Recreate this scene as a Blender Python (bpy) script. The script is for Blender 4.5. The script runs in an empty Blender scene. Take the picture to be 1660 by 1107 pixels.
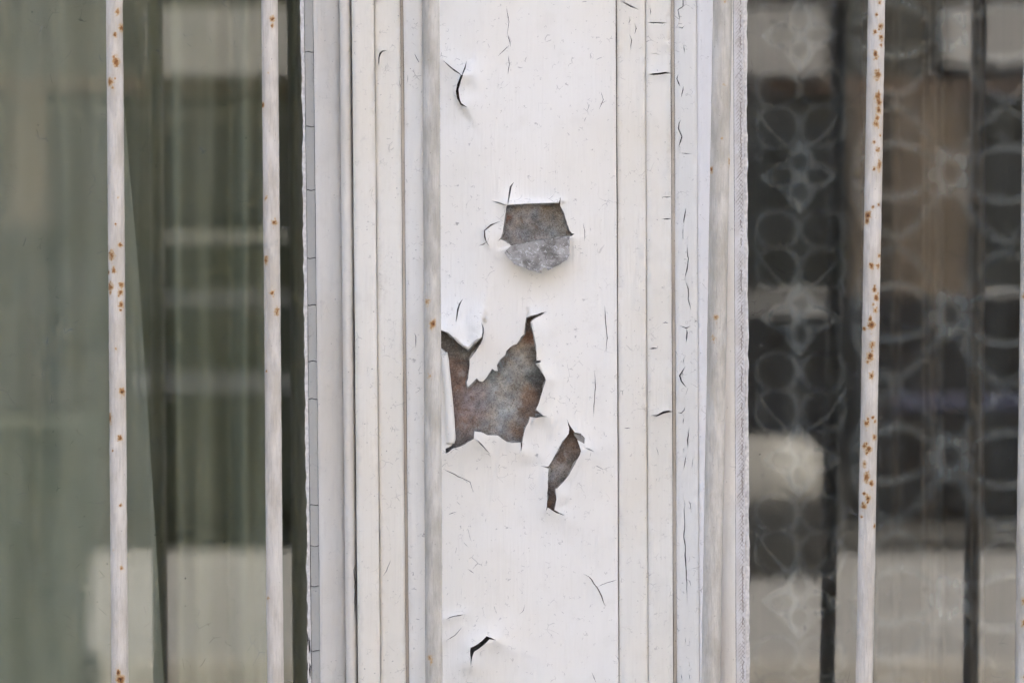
import bpy, math, random
import numpy as np
from mathutils import Vector, Matrix
from mathutils.geometry import delaunay_2d_cdt

random.seed(7)
rng = np.random.default_rng(7)
scene = bpy.context.scene
COL = scene.collection

# ------------------------------------------------------------------ camera, sky, sun, exposure
S = 0.00054            # metres per photograph pixel on the plane y = 0 (the painted post)
D = 2.0                # camera distance from that plane
GROUND = -1.36         # pavement level below the camera
cam_d = bpy.data.cameras.new('camera')
cam = bpy.data.objects.new('camera', cam_d)
COL.objects.link(cam)
cam.location = (0, -D, 0)
cam.rotation_euler = (math.radians(90), 0, 0)
cam_d.sensor_width = 36.0
cam_d.lens = 36.0 * D / (1660 * S)
cam_d.clip_start = 0.05
cam_d.clip_end = 400
cam_d.dof.use_dof = True
cam_d.dof.focus_distance = D - 0.004
cam_d.dof.aperture_fstop = 4.2
scene.camera = cam

SUN_EL, SUN_AZ = 46.0, 38.0        # the sun stands behind the house: the facade is in open shade
world = bpy.data.worlds.new('World')
scene.world = world
world.use_nodes = True
wn = world.node_tree
sky = wn.nodes.new('ShaderNodeTexSky')
sky.sky_type = 'NISHITA'
sky.sun_disc = False
sky.sun_elevation = math.radians(SUN_EL)
sky.sun_rotation = math.radians(SUN_AZ)
sky.air_density = 0.75
sky.dust_density = 8.0
sky.ozone_density = 0.2
wn.links.new(sky.outputs[0], wn.nodes['Background'].inputs[0])
wn.nodes['Background'].inputs[1].default_value = 0.15
sun_d = bpy.data.lights.new('sun', 'SUN')
sun_d.energy = 2.8
sun_d.angle = math.radians(0.5)
sun_d.color = (1.0, 0.93, 0.83)
sun = bpy.data.objects.new('sun', sun_d)
COL.objects.link(sun)
_e, _a = math.radians(SUN_EL), math.radians(SUN_AZ)
_to_sun = Vector((math.sin(_a) * math.cos(_e), math.cos(_a) * math.cos(_e), math.sin(_e)))
sun.rotation_euler = _to_sun.to_track_quat('Z', 'Y').to_euler()
sun.location = (0, 6, 9)

vs = scene.view_settings
vs.view_transform = 'Standard'
vs.look = 'None'
vs.exposure = 2.70
vs.gamma = 1.0
vs.use_curve_mapping = False
scene.render.engine = 'CYCLES'
cy = scene.cycles
cy.use_denoising = True
cy.use_adaptive_sampling = True
cy.adaptive_threshold = 0.04
cy.adaptive_min_samples = 16
cy.max_bounces = 7
cy.diffuse_bounces = 3
cy.glossy_bounces = 3
cy.transmission_bounces = 6
cy.transparent_max_bounces = 16
cy.caustics_reflective = False
cy.caustics_refractive = False

# ------------------------------------------------------------------ helpers: space, noise
def shear(px):
    """the old frame is not quite plumb: how far a line at px runs to the side over the picture's height"""
    return 12.0 - 7.5 * np.clip((np.asarray(px, float) - 500) / 500.0, 0, 1)

def lean(px, py):
    return px + shear(px) * (py - 553.5) / 1107.0

def unlean(px, py):
    return px - shear(px) * (py - 553.5) / 1107.0

def W(px, py, y):
    """world coordinates of a photograph point lying at depth y"""
    px = np.asarray(px, float); py = np.asarray(py, float); y = np.asarray(y, float) + 0 * px
    f = S * (D + y) / D
    return np.stack([(px - 830) * f, y + 0 * f, (553.5 - py) * f], -1)

def _hash(i, j, seed):
    n = (i.astype(np.int64) * 374761393 + j.astype(np.int64) * 668265263 + seed * 974634777) & 0x7fffffff
    n = ((n ^ (n >> 13)) * 1274126177) & 0x7fffffff
    return ((n ^ (n >> 16)) & 0xffff) / 65535.0

def noise2(x, y, seed=0):
    x = np.asarray(x, float); y = np.asarray(y, float) + 0 * x
    i = np.floor(x); j = np.floor(y)
    u = x - i; v = y - j
    u = u * u * (3 - 2 * u); v = v * v * (3 - 2 * v)
    a = _hash(i, j, seed); b = _hash(i + 1, j, seed); c = _hash(i, j + 1, seed); d = _hash(i + 1, j + 1, seed)
    return (a * (1 - u) + b * u) * (1 - v) + (c * (1 - u) + d * u) * v

def fbm(x, y, seed=0, o=3):
    t, a = 0, 0.5
    for k in range(o):
        t = t + a * (noise2(np.asarray(x) * 2 ** k, np.asarray(y) * 2 ** k, seed + k * 17) - .5)
        a *= .5
    return t

def in_poly(px, py, poly):
    inside = np.zeros(px.shape, bool)
    n = len(poly)
    for k in range(n):
        x1, y1 = poly[k]; x2, y2 = poly[(k + 1) % n]
        if y1 == y2: continue
        c = ((y1 > py) != (y2 > py)) & (px < (x2 - x1) * (py - y1) / (y2 - y1) + x1)
        inside ^= c
    return inside

def dist_line(px, py, line, closed=False):
    """distance to a polyline and the side on which a point lies"""
    best = np.full(px.shape, 1e9); side = np.ones(px.shape)
    n = len(line)
    for k in range(n if closed else n - 1):
        x1, y1 = line[k]; x2, y2 = line[(k + 1) % n]
        dx, dy = x2 - x1, y2 - y1
        L = dx * dx + dy * dy + 1e-9
        t = np.clip(((px - x1) * dx + (py - y1) * dy) / L, 0, 1)
        d = np.hypot(px - x1 - t * dx, py - y1 - t * dy)
        s = np.sign(dx * (py - y1) - dy * (px - x1))
        m = d < best
        best = np.where(m, d, best); side = np.where(m, s, side)
    return best, side

# ------------------------------------------------------------------ helpers: objects
def link(name, mesh, mats, parent=None):
    o = bpy.data.objects.new(name, mesh)
    for m in (mats if isinstance(mats, (list, tuple)) else [mats]):
        mesh.materials.append(m)
    COL.objects.link(o)
    if parent is not None:
        o.parent = parent
        o.matrix_parent_inverse = parent.matrix_basis.inverted()
    return o

def tag(o, label, cat, group=None, kind=None):
    if label: o['label'] = label
    if cat: o['category'] = cat
    if group: o['group'] = group
    if kind: o['kind'] = kind
    return o

def empty(name, loc, label, cat, group=None):
    o = bpy.data.objects.new(name, None)
    o.location = loc
    o.empty_display_size = 0.05
    COL.objects.link(o)
    tag(o, label, cat, group)
    return o

def mesh_np(name, verts, faces, smooth=True, mat_idx=None):
    me = bpy.data.meshes.new(name)
    me.from_pydata([tuple(v) for v in np.asarray(verts, float).tolist()], [], [tuple(f) for f in faces])
    if smooth is True:
        me.polygons.foreach_set('use_smooth', [True] * len(me.polygons))
    elif smooth is not False:
        me.polygons.foreach_set('use_smooth', list(smooth))
    if mat_idx is not None:
        me.polygons.foreach_set('material_index', list(mat_idx))
    me.update()
    return me

def grid_faces(nr, nc, off=0, wrap=False):
    f = []
    for i in range(nr - 1):
        for j in range(nc if wrap else nc - 1):
            k = (j + 1) % nc
            f.append((off + i * nc + j, off + i * nc + k, off + (i + 1) * nc + k, off + (i + 1) * nc + j))
    return f

def box_mesh(name, x0, x1, y0, y1, z0, z1, bevel=0.0):
    import bmesh
    bm = bmesh.new()
    bmesh.ops.create_cube(bm, size=1)
    for v in bm.verts:
        v.co = Vector(((x0 + x1) / 2 + v.co.x * (x1 - x0), (y0 + y1) / 2 + v.co.y * (y1 - y0), (z0 + z1) / 2 + v.co.z * (z1 - z0)))
    if bevel:
        bmesh.ops.bevel(bm, geom=list(bm.edges), offset=bevel, segments=2, affect='EDGES', profile=.5)
    me = bpy.data.meshes.new(name)
    bm.to_mesh(me); bm.free()
    return me

def set_float(me, name, vals):
    a = me.attributes.new(name, 'FLOAT', 'POINT')
    a.data.foreach_set('value', np.asarray(vals, np.float32))

def set_color(me, name, vals):
    a = me.attributes.new(name, 'FLOAT_COLOR', 'POINT')
    v = np.ones((len(vals), 4), np.float32); v[:, :3] = vals
    a.data.foreach_set('color', v.ravel())

# ------------------------------------------------------------------ helpers: materials
class N:
    """a small node-graph writer"""
    def __init__(s, name):
        s.m = bpy.data.materials.new(name); s.m.use_nodes = True
        s.t = s.m.node_tree; s.t.nodes.clear()
        s.out = s.t.nodes.new('ShaderNodeOutputMaterial')
        s.tc = s.t.nodes.new('ShaderNodeTexCoord').outputs['Object']
    def n(s, kind, **kw):
        nd = s.t.nodes.new(kind)
        for k, v in kw.items(): setattr(nd, k, v)
        return nd
    def put(s, sock, v):
        if isinstance(v, bpy.types.NodeSocket): s.t.links.new(v, sock)
        elif v is not None:
            if isinstance(v, (tuple, list)) and len(v) == 3 and len(sock.default_value) == 4: v = (*v, 1)
            sock.default_value = v
    def scale(s, vec, sc):
        nd = s.n('ShaderNodeMapping'); s.put(nd.inputs[0], vec); nd.inputs['Scale'].default_value = sc
        return nd.outputs[0]
    def noise(s, scale, detail=3, rough=.55, vec=None, color=False, dist=0):
        nd = s.n('ShaderNodeTexNoise'); s.put(nd.inputs['Vector'], s.tc if vec is None else vec)
        nd.inputs['Scale'].default_value = scale; nd.inputs['Detail'].default_value = detail
        nd.inputs['Roughness'].default_value = rough; nd.inputs['Distortion'].default_value = dist
        return nd.outputs[1 if color else 0]
    def voro(s, scale, feature='F1', vec=None, out=0, rand=1.0):
        nd = s.n('ShaderNodeTexVoronoi', feature=feature); s.put(nd.inputs['Vector'], s.tc if vec is None else vec)
        nd.inputs['Scale'].default_value = scale; nd.inputs['Randomness'].default_value = rand
        return nd.outputs[out]
    def math(s, op, a, b=None, c=None, clamp=False):
        nd = s.n('ShaderNodeMath', operation=op, use_clamp=clamp)
        for i, v in enumerate((a, b, c)): s.put(nd.inputs[i], v)
        return nd.outputs[0]
    def ramp(s, v, lo, hi, a=0.0, b=1.0):
        nd = s.n('ShaderNodeMapRange', interpolation_type='SMOOTHSTEP')
        for i, q in enumerate((v, lo, hi, a, b)): s.put(nd.inputs[i], q)
        return nd.outputs[0]
    def mix(s, f, a, b, mode='MIX'):
        nd = s.n('ShaderNodeMix', data_type='RGBA', blend_type=mode)
        s.put(nd.inputs[0], f); s.put(nd.inputs[6], a); s.put(nd.inputs[7], b)
        return nd.outputs[2]
    def attr(s, name, fac=True):
        return s.n('ShaderNodeAttribute', attribute_name=name).outputs[2 if fac else 0]
    def warp(s, amount, scale, vec=None):
        c = s.noise(scale, 1, color=True, vec=vec)
        v = s.n('ShaderNodeVectorMath', operation='SUBTRACT'); s.put(v.inputs[0], c); v.inputs[1].default_value = (.5, .5, .5)
        w = s.n('ShaderNodeVectorMath', operation='SCALE'); s.put(w.inputs[0], v.outputs[0]); w.inputs[3].default_value = amount
        a = s.n('ShaderNodeVectorMath', operation='ADD'); s.put(a.inputs[0], s.tc if vec is None else vec); s.put(a.inputs[1], w.outputs[0])
        return a.outputs[0]
    def bump(s, h, dist, strength=1.0, normal=None):
        nd = s.n('ShaderNodeBump'); s.put(nd.inputs['Height'], h)
        nd.inputs['Distance'].default_value = dist; nd.inputs['Strength'].default_value = strength
        if normal is not None: s.put(nd.inputs['Normal'], normal)
        return nd.outputs[0]
    def bsdf(s, color, rough=.6, normal=None, metal=0.0, spec=.35):
        nd = s.n('ShaderNodeBsdfPrincipled')
        s.put(nd.inputs['Base Color'], color); s.put(nd.inputs['Roughness'], rough); s.put(nd.inputs['Metallic'], metal)
        nd.inputs['Specular IOR Level'].default_value = spec
        if normal is not None: s.put(nd.inputs['Normal'], normal)
        return nd.outputs[0]
    def done(s, shader):
        s.t.links.new(shader, s.out.inputs[0]); return s.m

def plain(name, col, rough=.7, var=.12, scale=6.0, bump=0.0):
    g = N(name)
    n = g.noise(scale, 4)
    c = g.mix(g.ramp(n, .3, .7), tuple(x * (1 - var) for x in col), tuple(min(1, x * (1 + var)) for x in col))
    return g.done(g.bsdf(c, rough, g.bump(n, bump) if bump else None))

def paint(name, base, cream, dirt=.5, streak=.5, crack=.5, rough=.5):
    """old gloss paint: cream stains, dirt specks, hair cracks, brush marks"""
    g = N(name)
    big = g.noise(7, 3, .5)
    mid = g.noise(45, 3, .6)
    st = g.noise(1, 2, .6, vec=g.scale(g.tc, (420, 420, 7)))
    col = g.mix(g.ramp(big, .38, .66), base, cream)
    col = g.mix(g.math('MULTIPLY', g.ramp(mid, .5, .78), .25), col, tuple(x * .86 for x in cream))
    col = g.mix(g.math('MULTIPLY', g.ramp(st, .55, .85), .22 * streak), col, tuple(x * .72 for x in cream))
    # rubbed-in smudges
    sm = g.math('MULTIPLY', g.ramp(g.noise(24, 3, .6, vec=g.scale(g.tc, (1, 1, .45))), .60, .82), g.ramp(g.noise(420, 3), .42, .66))
    col = g.mix(g.math('MULTIPLY', sm, .34 * dirt), col, (.36, .31, .26))
    # specks
    v = g.n('ShaderNodeTexVoronoi'); g.put(v.inputs['Vector'], g.warp(.004, 120)); v.inputs['Scale'].default_value = 150
    sp = g.math('MULTIPLY', g.ramp(v.outputs[0], .03, .10, 1, 0), g.ramp(g.noise(30, 2), .40, .58))
    col = g.mix(g.math('MULTIPLY', sp, 1.0 * dirt), col, (.12, .10, .085))
    # hair cracks in short broken runs
    wv = g.warp(.010, 60)
    e = g.voro(95, 'DISTANCE_TO_EDGE', wv)
    mask = g.math('MULTIPLY', g.ramp(g.noise(70, 3, .6), .57, .64), g.ramp(g.noise(9, 2), .40, .60))
    hc = g.math('MULTIPLY', g.ramp(e, .006, .022, 1, 0), mask)
    e2 = g.voro(260, 'DISTANCE_TO_EDGE', g.warp(.004, 160))
    h2 = g.math('MULTIPLY', g.ramp(e2, .01, .045, 1, 0), g.ramp(g.noise(150, 2), .605, .67))
    hc = g.math('MAXIMUM', hc, g.math('MULTIPLY', h2, .6))
    col = g.mix(g.math('MULTIPLY', hc, 1.0 * crack), col, (.17, .15, .13))
    nrm = g.bump(g.noise(1, 2, .6, vec=g.scale(g.tc, (300, 300, 22))), .0006, .6)
    return g.done(g.bsdf(col, g.ramp(mid, .3, .7, rough - .06, rough + .1), nrm, spec=.3))

M = {}
M['skin'] = paint('white_skin_paint', (.82, .795, .73), (.795, .755, .665), .45, .35, .75)
M['board'] = paint('white_board_paint', (.785, .755, .675), (.75, .705, .605), .75, .8, .55)
M['blue'] = paint('sky_tint_white_paint', (.755, .74, .715), (.745, .725, .685), .6, .8, .6)  # cool tint painted in for sky light on the turned board
M['cool'] = paint('cool_white_paint', (.755, .735, .675), (.735, .705, .63), .7, .8, .8)
M['stile'] = paint('stile_paint', (.75, .72, .65), (.70, .65, .56), .6, .9, .3)
M['grey'] = paint('grey_putty', (.56, .53, .465), (.59, .555, .48), .5, 1.0, .7, .65)
M['groove'] = paint('tan_groove_dirt', (.62, .56, .47), (.50, .43, .34), 1.0, 1.0, .6, .7)
M['undercoat'] = under_mat('grey_undercoat', (.20, .195, .18), (.34, .33, .305), (.52, .50, .46)) if False else plain('grey_undercoat', (.33, .325, .30), .8, .35, 160)
M['edge'] = plain('paint_edge', (.74, .71, .66), .7, .15, 300)
M['core'] = plain('old_timber', (.045, .035, .028), .9, .4, 120)

def under_mat(name, a, b, c):
    g = N(name)
    v = g.noise(210, 4, .75, dist=1.0); u = g.noise(70, 3, .65); w = g.noise(900, 3, .7)
    col = g.mix(g.ramp(u, .36, .62), a, b)
    col = g.mix(g.ramp(v, .53, .66), col, c)
    col = g.mix(g.math('MULTIPLY', g.ramp(w, .55, .75), .5), col, tuple(x * .45 for x in a))
    e = g.ramp(g.voro(55, 'DISTANCE_TO_EDGE', g.warp(.02, 60)), .004, .03, 1, 0)
    col = g.mix(g.math('MULTIPLY', e, g.ramp(g.noise(60), .5, .6)), col, tuple(x * .5 for x in a))
    return g.done(g.bsdf(col, .75, g.bump(v, .0012, .7)))
M['under'] = under_mat('paint_underside', (.16, .145, .122), (.34, .318, .28), (.54, .515, .475))

def metal_mat():
    g = N('rusty_sheet_metal')
    t = g.attr('tint', False)
    sp = g.noise(800, 4, .85)
    bl = g.noise(120, 5, .65, dist=.6)
    md = g.noise(380, 4, .7)
    col = g.mix(g.math('MULTIPLY', g.ramp(sp, .53, .66), .36), t, (.50, .46, .41))
    col = g.mix(g.math('MULTIPLY', g.ramp(sp, .50, .36), .7), col, (.055, .042, .034))
    col = g.mix(g.math('MULTIPLY', g.ramp(bl, .56, .68), .55), col, (.14, .082, .05))
    col = g.mix(g.math('MULTIPLY', g.ramp(bl, .42, .30), .40), col, (.33, .34, .32))
    col = g.mix(g.math('MULTIPLY', g.ramp(md, .64, .72), .6), col, (.04, .033, .03))
    return g.done(g.bsdf(col, g.ramp(bl, .3, .7, .5, .85), g.bump(g.math('ADD', bl, g.math('MULTIPLY', sp, .3)), .0012, .7), spec=.25))
M['metal'] = metal_mat()

def bar_mat(name, base, dark):
    g = N(name)
    st = g.noise(1, 5, .65, vec=g.scale(g.tc, (700, 700, 45)))
    mid = g.noise(70, 4, .6, vec=g.scale(g.tc, (1, 1, .35)))
    fine = g.noise(900, 3, .7)
    col = g.mix(g.ramp(mid, .35, .68), base, dark)
    col = g.mix(g.math('MULTIPLY', g.ramp(st, .48, .70), .42), col, tuple(x * .68 for x in dark))
    col = g.mix(g.math('MULTIPLY', g.ramp(fine, .6, .75), .25), col, tuple(x * .55 for x in dark))
    v = g.ramp(g.voro(230, 'F1', g.warp(.003, 200)), .04, .13, 1, 0)
    col = g.mix(g.math('MULTIPLY', g.math('MULTIPLY', v, g.ramp(g.noise(60), .52, .6)), .8), col, (.10, .08, .06))
    r = g.attr('rust')
    rr = g.math('MULTIPLY_ADD', g.math('SUBTRACT', g.noise(700, 4, .75), .5), g.ramp(r, 0, .12, 0, 1.5), r)
    col = g.mix(g.ramp(rr, .05, .50, 0, .8), col, (.48, .31, .13))
    col = g.mix(g.ramp(rr, .45, .72), col, (.27, .115, .032))
    col = g.mix(g.ramp(rr, .78, 1.05), col, (.06, .022, .011))
    h = g.noise(1, 3, .65, vec=g.scale(g.tc, (500, 500, 90)))
    return g.done(g.bsdf(col, g.ramp(rr, .2, .6, .42, .85), g.bump(h, .0016, .8), spec=.4))
M['bar_pale'] = bar_mat('pale_bar_paint', (.63, .58, .505), (.49, .44, .365))
M['bar_grey'] = bar_mat('grey_bar_paint', (.60, .565, .495), (.43, .40, .335))
M['bar_cream'] = bar_mat('cream_bar_paint', (.60, .56, .485), (.43, .395, .325))

def putty_mat():
    g = N('crackled_putty')
    c = g.attr('hatch')
    col = g.mix(g.ramp(g.noise(50), .35, .65), (.77, .745, .72), (.68, .64, .595))
    col = g.mix(g.math('MULTIPLY', g.ramp(c, .15, .8), .8), col, (.27, .22, .17))
    return g.done(g.bsdf(col, .7, g.bump(g.noise(500, 3), .0006, .6), spec=.2))
M['putty'] = putty_mat()

def glass_mat(name, seed, dirt=True):
    g = N(name)
    lw = g.n('ShaderNodeLayerWeight')                    # Schlick reflectance, the same from either side of the face
    fr = g.math('MULTIPLY_ADD', g.math('POWER', lw.outputs['Facing'], 5.0), .95, .05)
    gl = g.n('ShaderNodeBsdfGlossy'); gl.inputs['Roughness'].default_value = 0.0
    gl.inputs['Color'].default_value = (1, 1, 1, 1)
    tr = g.n('ShaderNodeBsdfTransparent'); tr.inputs['Color'].default_value = (.96, .975, .96, 1)
    mx = g.n('ShaderNodeMixShader')
    g.put(mx.inputs[0], fr); g.put(mx.inputs[1], tr.outputs[0]); g.put(mx.inputs[2], gl.outputs[0])
    if not dirt: return g.done(mx.outputs[0])
    vec = g.scale(g.tc, (1, 1, 1)); vec.node.inputs['Location'].default_value = (seed, 0, seed)
    # dust, specks and fine scratches
    v = g.n('ShaderNodeTexVoronoi'); g.put(v.inputs['Vector'], g.warp(.01, 40, vec)); v.inputs['Scale'].default_value = 42
    sp = g.math('MULTIPLY', g.ramp(v.outputs[0], .016, .04, 1, 0), .6)
    e = g.voro(60, 'DISTANCE_TO_EDGE', g.warp(.03, 26, vec))
    sc = g.math('MULTIPLY', g.ramp(e, .003, .010, 1, 0), g.math('MULTIPLY', g.ramp(g.noise(90, 1, vec=vec), .59, .67), .40))
    film = g.ramp(g.noise(6, 2, vec=vec), .35, .8, .004, .024)
    f = g.math('ADD', g.math('MAXIMUM', sp, sc), film, clamp=True)
    df = g.n('ShaderNodeBsdfDiffuse')
    g.put(df.inputs['Color'], g.mix(g.ramp(v.outputs[1], .34, .35), (.05, .045, .04), (.5, .5, .48)))
    m2 = g.n('ShaderNodeMixShader')
    g.put(m2.inputs[0], f); g.put(m2.inputs[1], mx.outputs[0]); g.put(m2.inputs[2], df.outputs[0])
    return g.done(m2.outputs[0])
M['glass'] = glass_mat('clear_window_glass', 0, False)
M['glass_a'] = glass_mat('old_window_glass', 0.0)
M['glass_b'] = glass_mat('old_window_glass_dusty', 3.7)

# ------------------------------------------------------------------ the street behind the camera (seen only mirrored in the panes)
M['plaster'] = plain('house_plaster', (.55, .52, .46), .9, .1, 2, .01)
M['asphalt'] = plain('asphalt', (.055, .055, .055), .9, .25, 9, .004)
M['paving'] = plain('pale_paving', (.25, .252, .25), .85, .10, 3, .004)
M['kerb'] = plain('kerb_stone', (.34, .33, .31), .85, .12, 5)
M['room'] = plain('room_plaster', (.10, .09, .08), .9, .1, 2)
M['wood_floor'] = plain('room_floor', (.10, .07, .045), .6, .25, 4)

def structure(name, me, mat):
    o = link(name, me, mat); o['kind'] = 'structure'; return o

G0 = GROUND
structure('ground', box_mesh('ground', -60, 60, -60, 40, G0 - 1.0, G0 - .16), M['asphalt'])
structure('road', box_mesh('road', -60, 60, -7.6, -2.2, G0 - .158, G0 - .12), M['asphalt'])
structure('pavement', box_mesh('pavement', -60, 60, -2.1, -.12, G0 - .158, G0), M['paving'])
structure('pavement_far', box_mesh('pavement_far', -60, 60, -14.6, -7.7, G0 - .158, G0), M['paving'])
structure('kerb', box_mesh('kerb', -60, 60, -2.2, -2.1, G0 - .158, G0 + .004, .012), M['kerb'])
structure('kerb_far', box_mesh('kerb_far', -60, 60, -7.7, -7.6, G0 - .158, G0 + .004, .012), M['kerb'])

# the house whose windows these are: closed on all sides, so the sun behind it leaves the facade in shade
HX0, HX1, HZ1 = -5.0, 5.0, 5.6
WX0, WX1, WZ0, WZ1 = -.98, .98, -.62, .95          # the double window opening
def wallbox(*a): structure('house_wall', box_mesh('house_wall', *a), M['plaster'])
wallbox(HX0, WX0, -.10, .24, G0 - .9, HZ1)
wallbox(WX1, HX1, -.10, .24, G0 - .9, HZ1)
wallbox(WX0, WX1, -.10, .24, G0 - .9, WZ0)
wallbox(WX0, WX1, -.10, .24, WZ1, HZ1)
wallbox(HX0, HX1, 4.0, 4.24, G0 - .9, HZ1)
wallbox(HX0, HX0 + .24, .24, 4.0, G0 - .9, HZ1)
wallbox(HX1 - .24, HX1, .24, 4.0, G0 - .9, HZ1)
structure('roof', box_mesh('roof', HX0 - .2, HX1 + .2, -.3, 4.4, HZ1 + .002, HZ1 + .2), M['asphalt'])
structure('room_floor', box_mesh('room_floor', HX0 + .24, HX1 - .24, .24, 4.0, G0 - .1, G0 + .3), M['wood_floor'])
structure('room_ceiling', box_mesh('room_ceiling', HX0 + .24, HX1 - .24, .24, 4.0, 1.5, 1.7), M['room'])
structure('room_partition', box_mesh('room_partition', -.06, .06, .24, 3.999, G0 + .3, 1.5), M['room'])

# ------------------------------------------------------------------ the building over the road
fac = empty('house', (0, -14.7, G0), 'rendered house across the road, mirrored in the window panes', 'house')
FY = -14.7
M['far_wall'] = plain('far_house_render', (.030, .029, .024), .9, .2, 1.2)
M['far_white'] = plain('far_white_trim', (.20, .20, .20), .7, .06, 2)
M['far_tan'] = plain('far_tan_panel', (.075, .058, .041), .8, .12, 2)
M['far_dark'] = plain('far_dark_glass', (.015, .016, .016), .15, .2, 2)
M['far_brown'] = plain('far_brown_wood', (.07, .045, .028), .8, .2, 2)
FS = S * (D + 14.8) / D                       # metres per photograph pixel once mirrored
def fz(py): return (553.5 - py) * FS
def fx(px): return (px - 830) * FS
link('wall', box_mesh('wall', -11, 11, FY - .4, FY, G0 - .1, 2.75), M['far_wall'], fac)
link('bounce_wall', box_mesh('bounce_wall', -11, 11, FY - .4, FY + .02, 2.75, 6.6), plain('cream_bounce_render', (.54, .48, .40), .9, .06, 1.5), fac)  # cream upper storey, out of view, added to bounce warm light onto the facade
for px_ in (-1500, -900, -300, 300, 900, 1500, 2100, 2700):
    w_ = link('window', box_mesh('window', fx(px_) - .5, fx(px_) + .5, FY + .022, FY + .05, 3.9, 5.5), M['far_dark'], fac)
    link('sill', box_mesh('sill', fx(px_) - .6, fx(px_) + .6, FY + .022, FY + .16, 3.8, 3.9), M['far_white'], w_)
link('fascia', box_mesh('fascia', fx(246), fx(1335), FY + .002, FY + .16, fz(128), fz(18), .01), M['far_white'], fac)
link('fascia', box_mesh('fascia', fx(1525), fx(2300), FY + .002, FY + .16, fz(112), fz(14), .01), M['far_white'], fac)
link('beam', box_mesh('beam', -11, 11, FY + .002, FY + .09, fz(152), fz(132), .01), M['far_brown'], fac)
for px0, px1 in ((20, 78), (1375, 1425), (1440, 1560), (1920, 2000), (-420, -350)):
    link('pilaster', box_mesh('pilaster', fx(px0), fx(px1), FY + .002, FY + .10, G0, fz(154), .01), M['far_tan'], fac)
for k, (px0, px1, a, b) in enumerate(((95, 240, 420, 190), (262, 470, 470, 205), (1185, 1345, 470, 190), (1590, 1760, 470, 190), (640, 960, 470, 190))):
    w_ = link('window', box_mesh('window', fx(px0), fx(px1), FY + .002, FY + .03, fz(a), fz(b)), M['far_dark'], fac)
    link('sill', box_mesh('sill', fx(px0) - .05, fx(px1) + .05, FY + .002, FY + .14, fz(a + 12), fz(a)), M['far_white'], w_)
link('plinth', box_mesh('plinth', -11, 11, FY + .002, FY + .06, G0, fz(800), .01), M['far_brown'], fac)
link('roof', box_mesh('roof', -11.4, 11.4, FY - 5, FY + .5, 6.6, 6.8), M['far_brown'], fac)

def car_mat(name, col):
    g = N(name)
    return g.done(g.bsdf(g.mix(g.noise(3), tuple(x * .9 for x in col), col), .6, spec=.05))
M['tyre'] = plain('tyre_rubber', (.02, .02, .02), .9)
M['chrome'] = N('chrome'); M['chrome'] = M['chrome'].done(M['chrome'].bsdf((.35, .35, .35), .3, metal=1.0))
M['carglass'] = plain('car_glass', (.02, .024, .026), .06, .1)
M['redlamp'] = plain('red_lamp', (.45, .02, .015), .25, .1)

def wheel_mesh(name, x, y, z, r0, r1, w):
    import bmesh
    n = 28; v = []; f = []
    prof = [(r0, -w), (r1 - .015, -w), (r1, -w + .02), (r1, w - .02), (r1 - .015, w), (r0, w)]
    for i in range(n):
        a = 2 * math.pi * i / n
        for (r, o) in prof: v.append((x + r * math.cos(a), y + o, z + r * math.sin(a)))
    m = len(prof)
    for i in range(n):
        for j in range(m):
            f.append((i * m + j, i * m + (j + 1) % m, ((i + 1) % n) * m + (j + 1) % m, ((i + 1) % n) * m + j))
    return mesh_np(name, v, f, True)

def van(px0, px1, yv, label, top_py, col, bands):
    """a parked panel van, its side to the windows"""
    k = S * (D - yv + .1) / D
    X = lambda p: (p - 830) * k
    Zv = lambda p: (553.5 - p) * k
    g = G0
    root = empty('parked_van', ((X(px0) + X(px1)) / 2, yv - .9, g), label, 'van', 'vans parked across the road')
    top = Zv(top_py)
    prof = [(0, g + .30), (0, g + .95), (-.04, g + 1.5), (-.14, top - .12), (-.26, top - .02), (-.5, top + .02), (-1.3, top + .02), (-1.66, top - .12), (-1.8, g + .95), (-1.8, g + .30)]
    v = []
    xs_ = [X(px0), X(px0) + .12, X(px1) - .12, X(px1)]
    for i_, x_ in enumerate(xs_):
        sc = .93 if i_ in (0, 3) else 1
        for (a, z) in prof: v.append((x_, yv - .9 + (a + .9) * sc, g + .3 + (z - g - .3) * sc))
    n = len(prof); f = []
    for q in range(3):
        for i_ in range(n): f.append((q * n + i_, q * n + (i_ + 1) % n, (q + 1) * n + (i_ + 1) % n, (q + 1) * n + i_))
    f += [tuple(range(n)), tuple(3 * n + i_ for i_ in reversed(range(n)))]
    link('body', mesh_np('body', v, f, False), car_mat('van_paint', col), root)
    for (pa, pb, c_, xa_, xb_) in bands:  # pale strips added in place of roof highlights and reflected bands
        zm = (Zv(pa) + Zv(pb)) / 2
        yo = -.15 if zm > top - .2 else (-.06 if zm > g + 1.2 else 0)
        link('reflection_strip', box_mesh('reflection_strip', X(max(xa_, px0 + 50)), X(min(xb_, px1 - 50)), yv + yo - .06, yv + yo + .02, Zv(pb), Zv(pa), .01), plain('van_reflection_strip', c_, .6), root)
    for p in (px0 + 150, px1 - 190):
        for yo in (-.1, -1.7):
            w_ = link('wheel', wheel_mesh('wheel', X(p), yv + yo, g + .33, .2, .33, .11), M['tyre'], root)
            link('rim', wheel_mesh('rim', X(p), yv + yo + .01, g + .33, .02, .19, .09), M['chrome'], w_)
    for zz in (.55, .7):
        link('headlamp', box_mesh('headlamp', X(px0) - .02, X(px0) + .05, yv - .45, yv - .1, g + zz, g + zz + .1, .02), M['chrome'], root)
    link('cab_window', box_mesh('cab_window', X(px0) + .25, X(px0) + .85, yv - .10, yv - .045, top - .55, top - .25, .01), M['carglass'], root)
    return root
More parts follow.
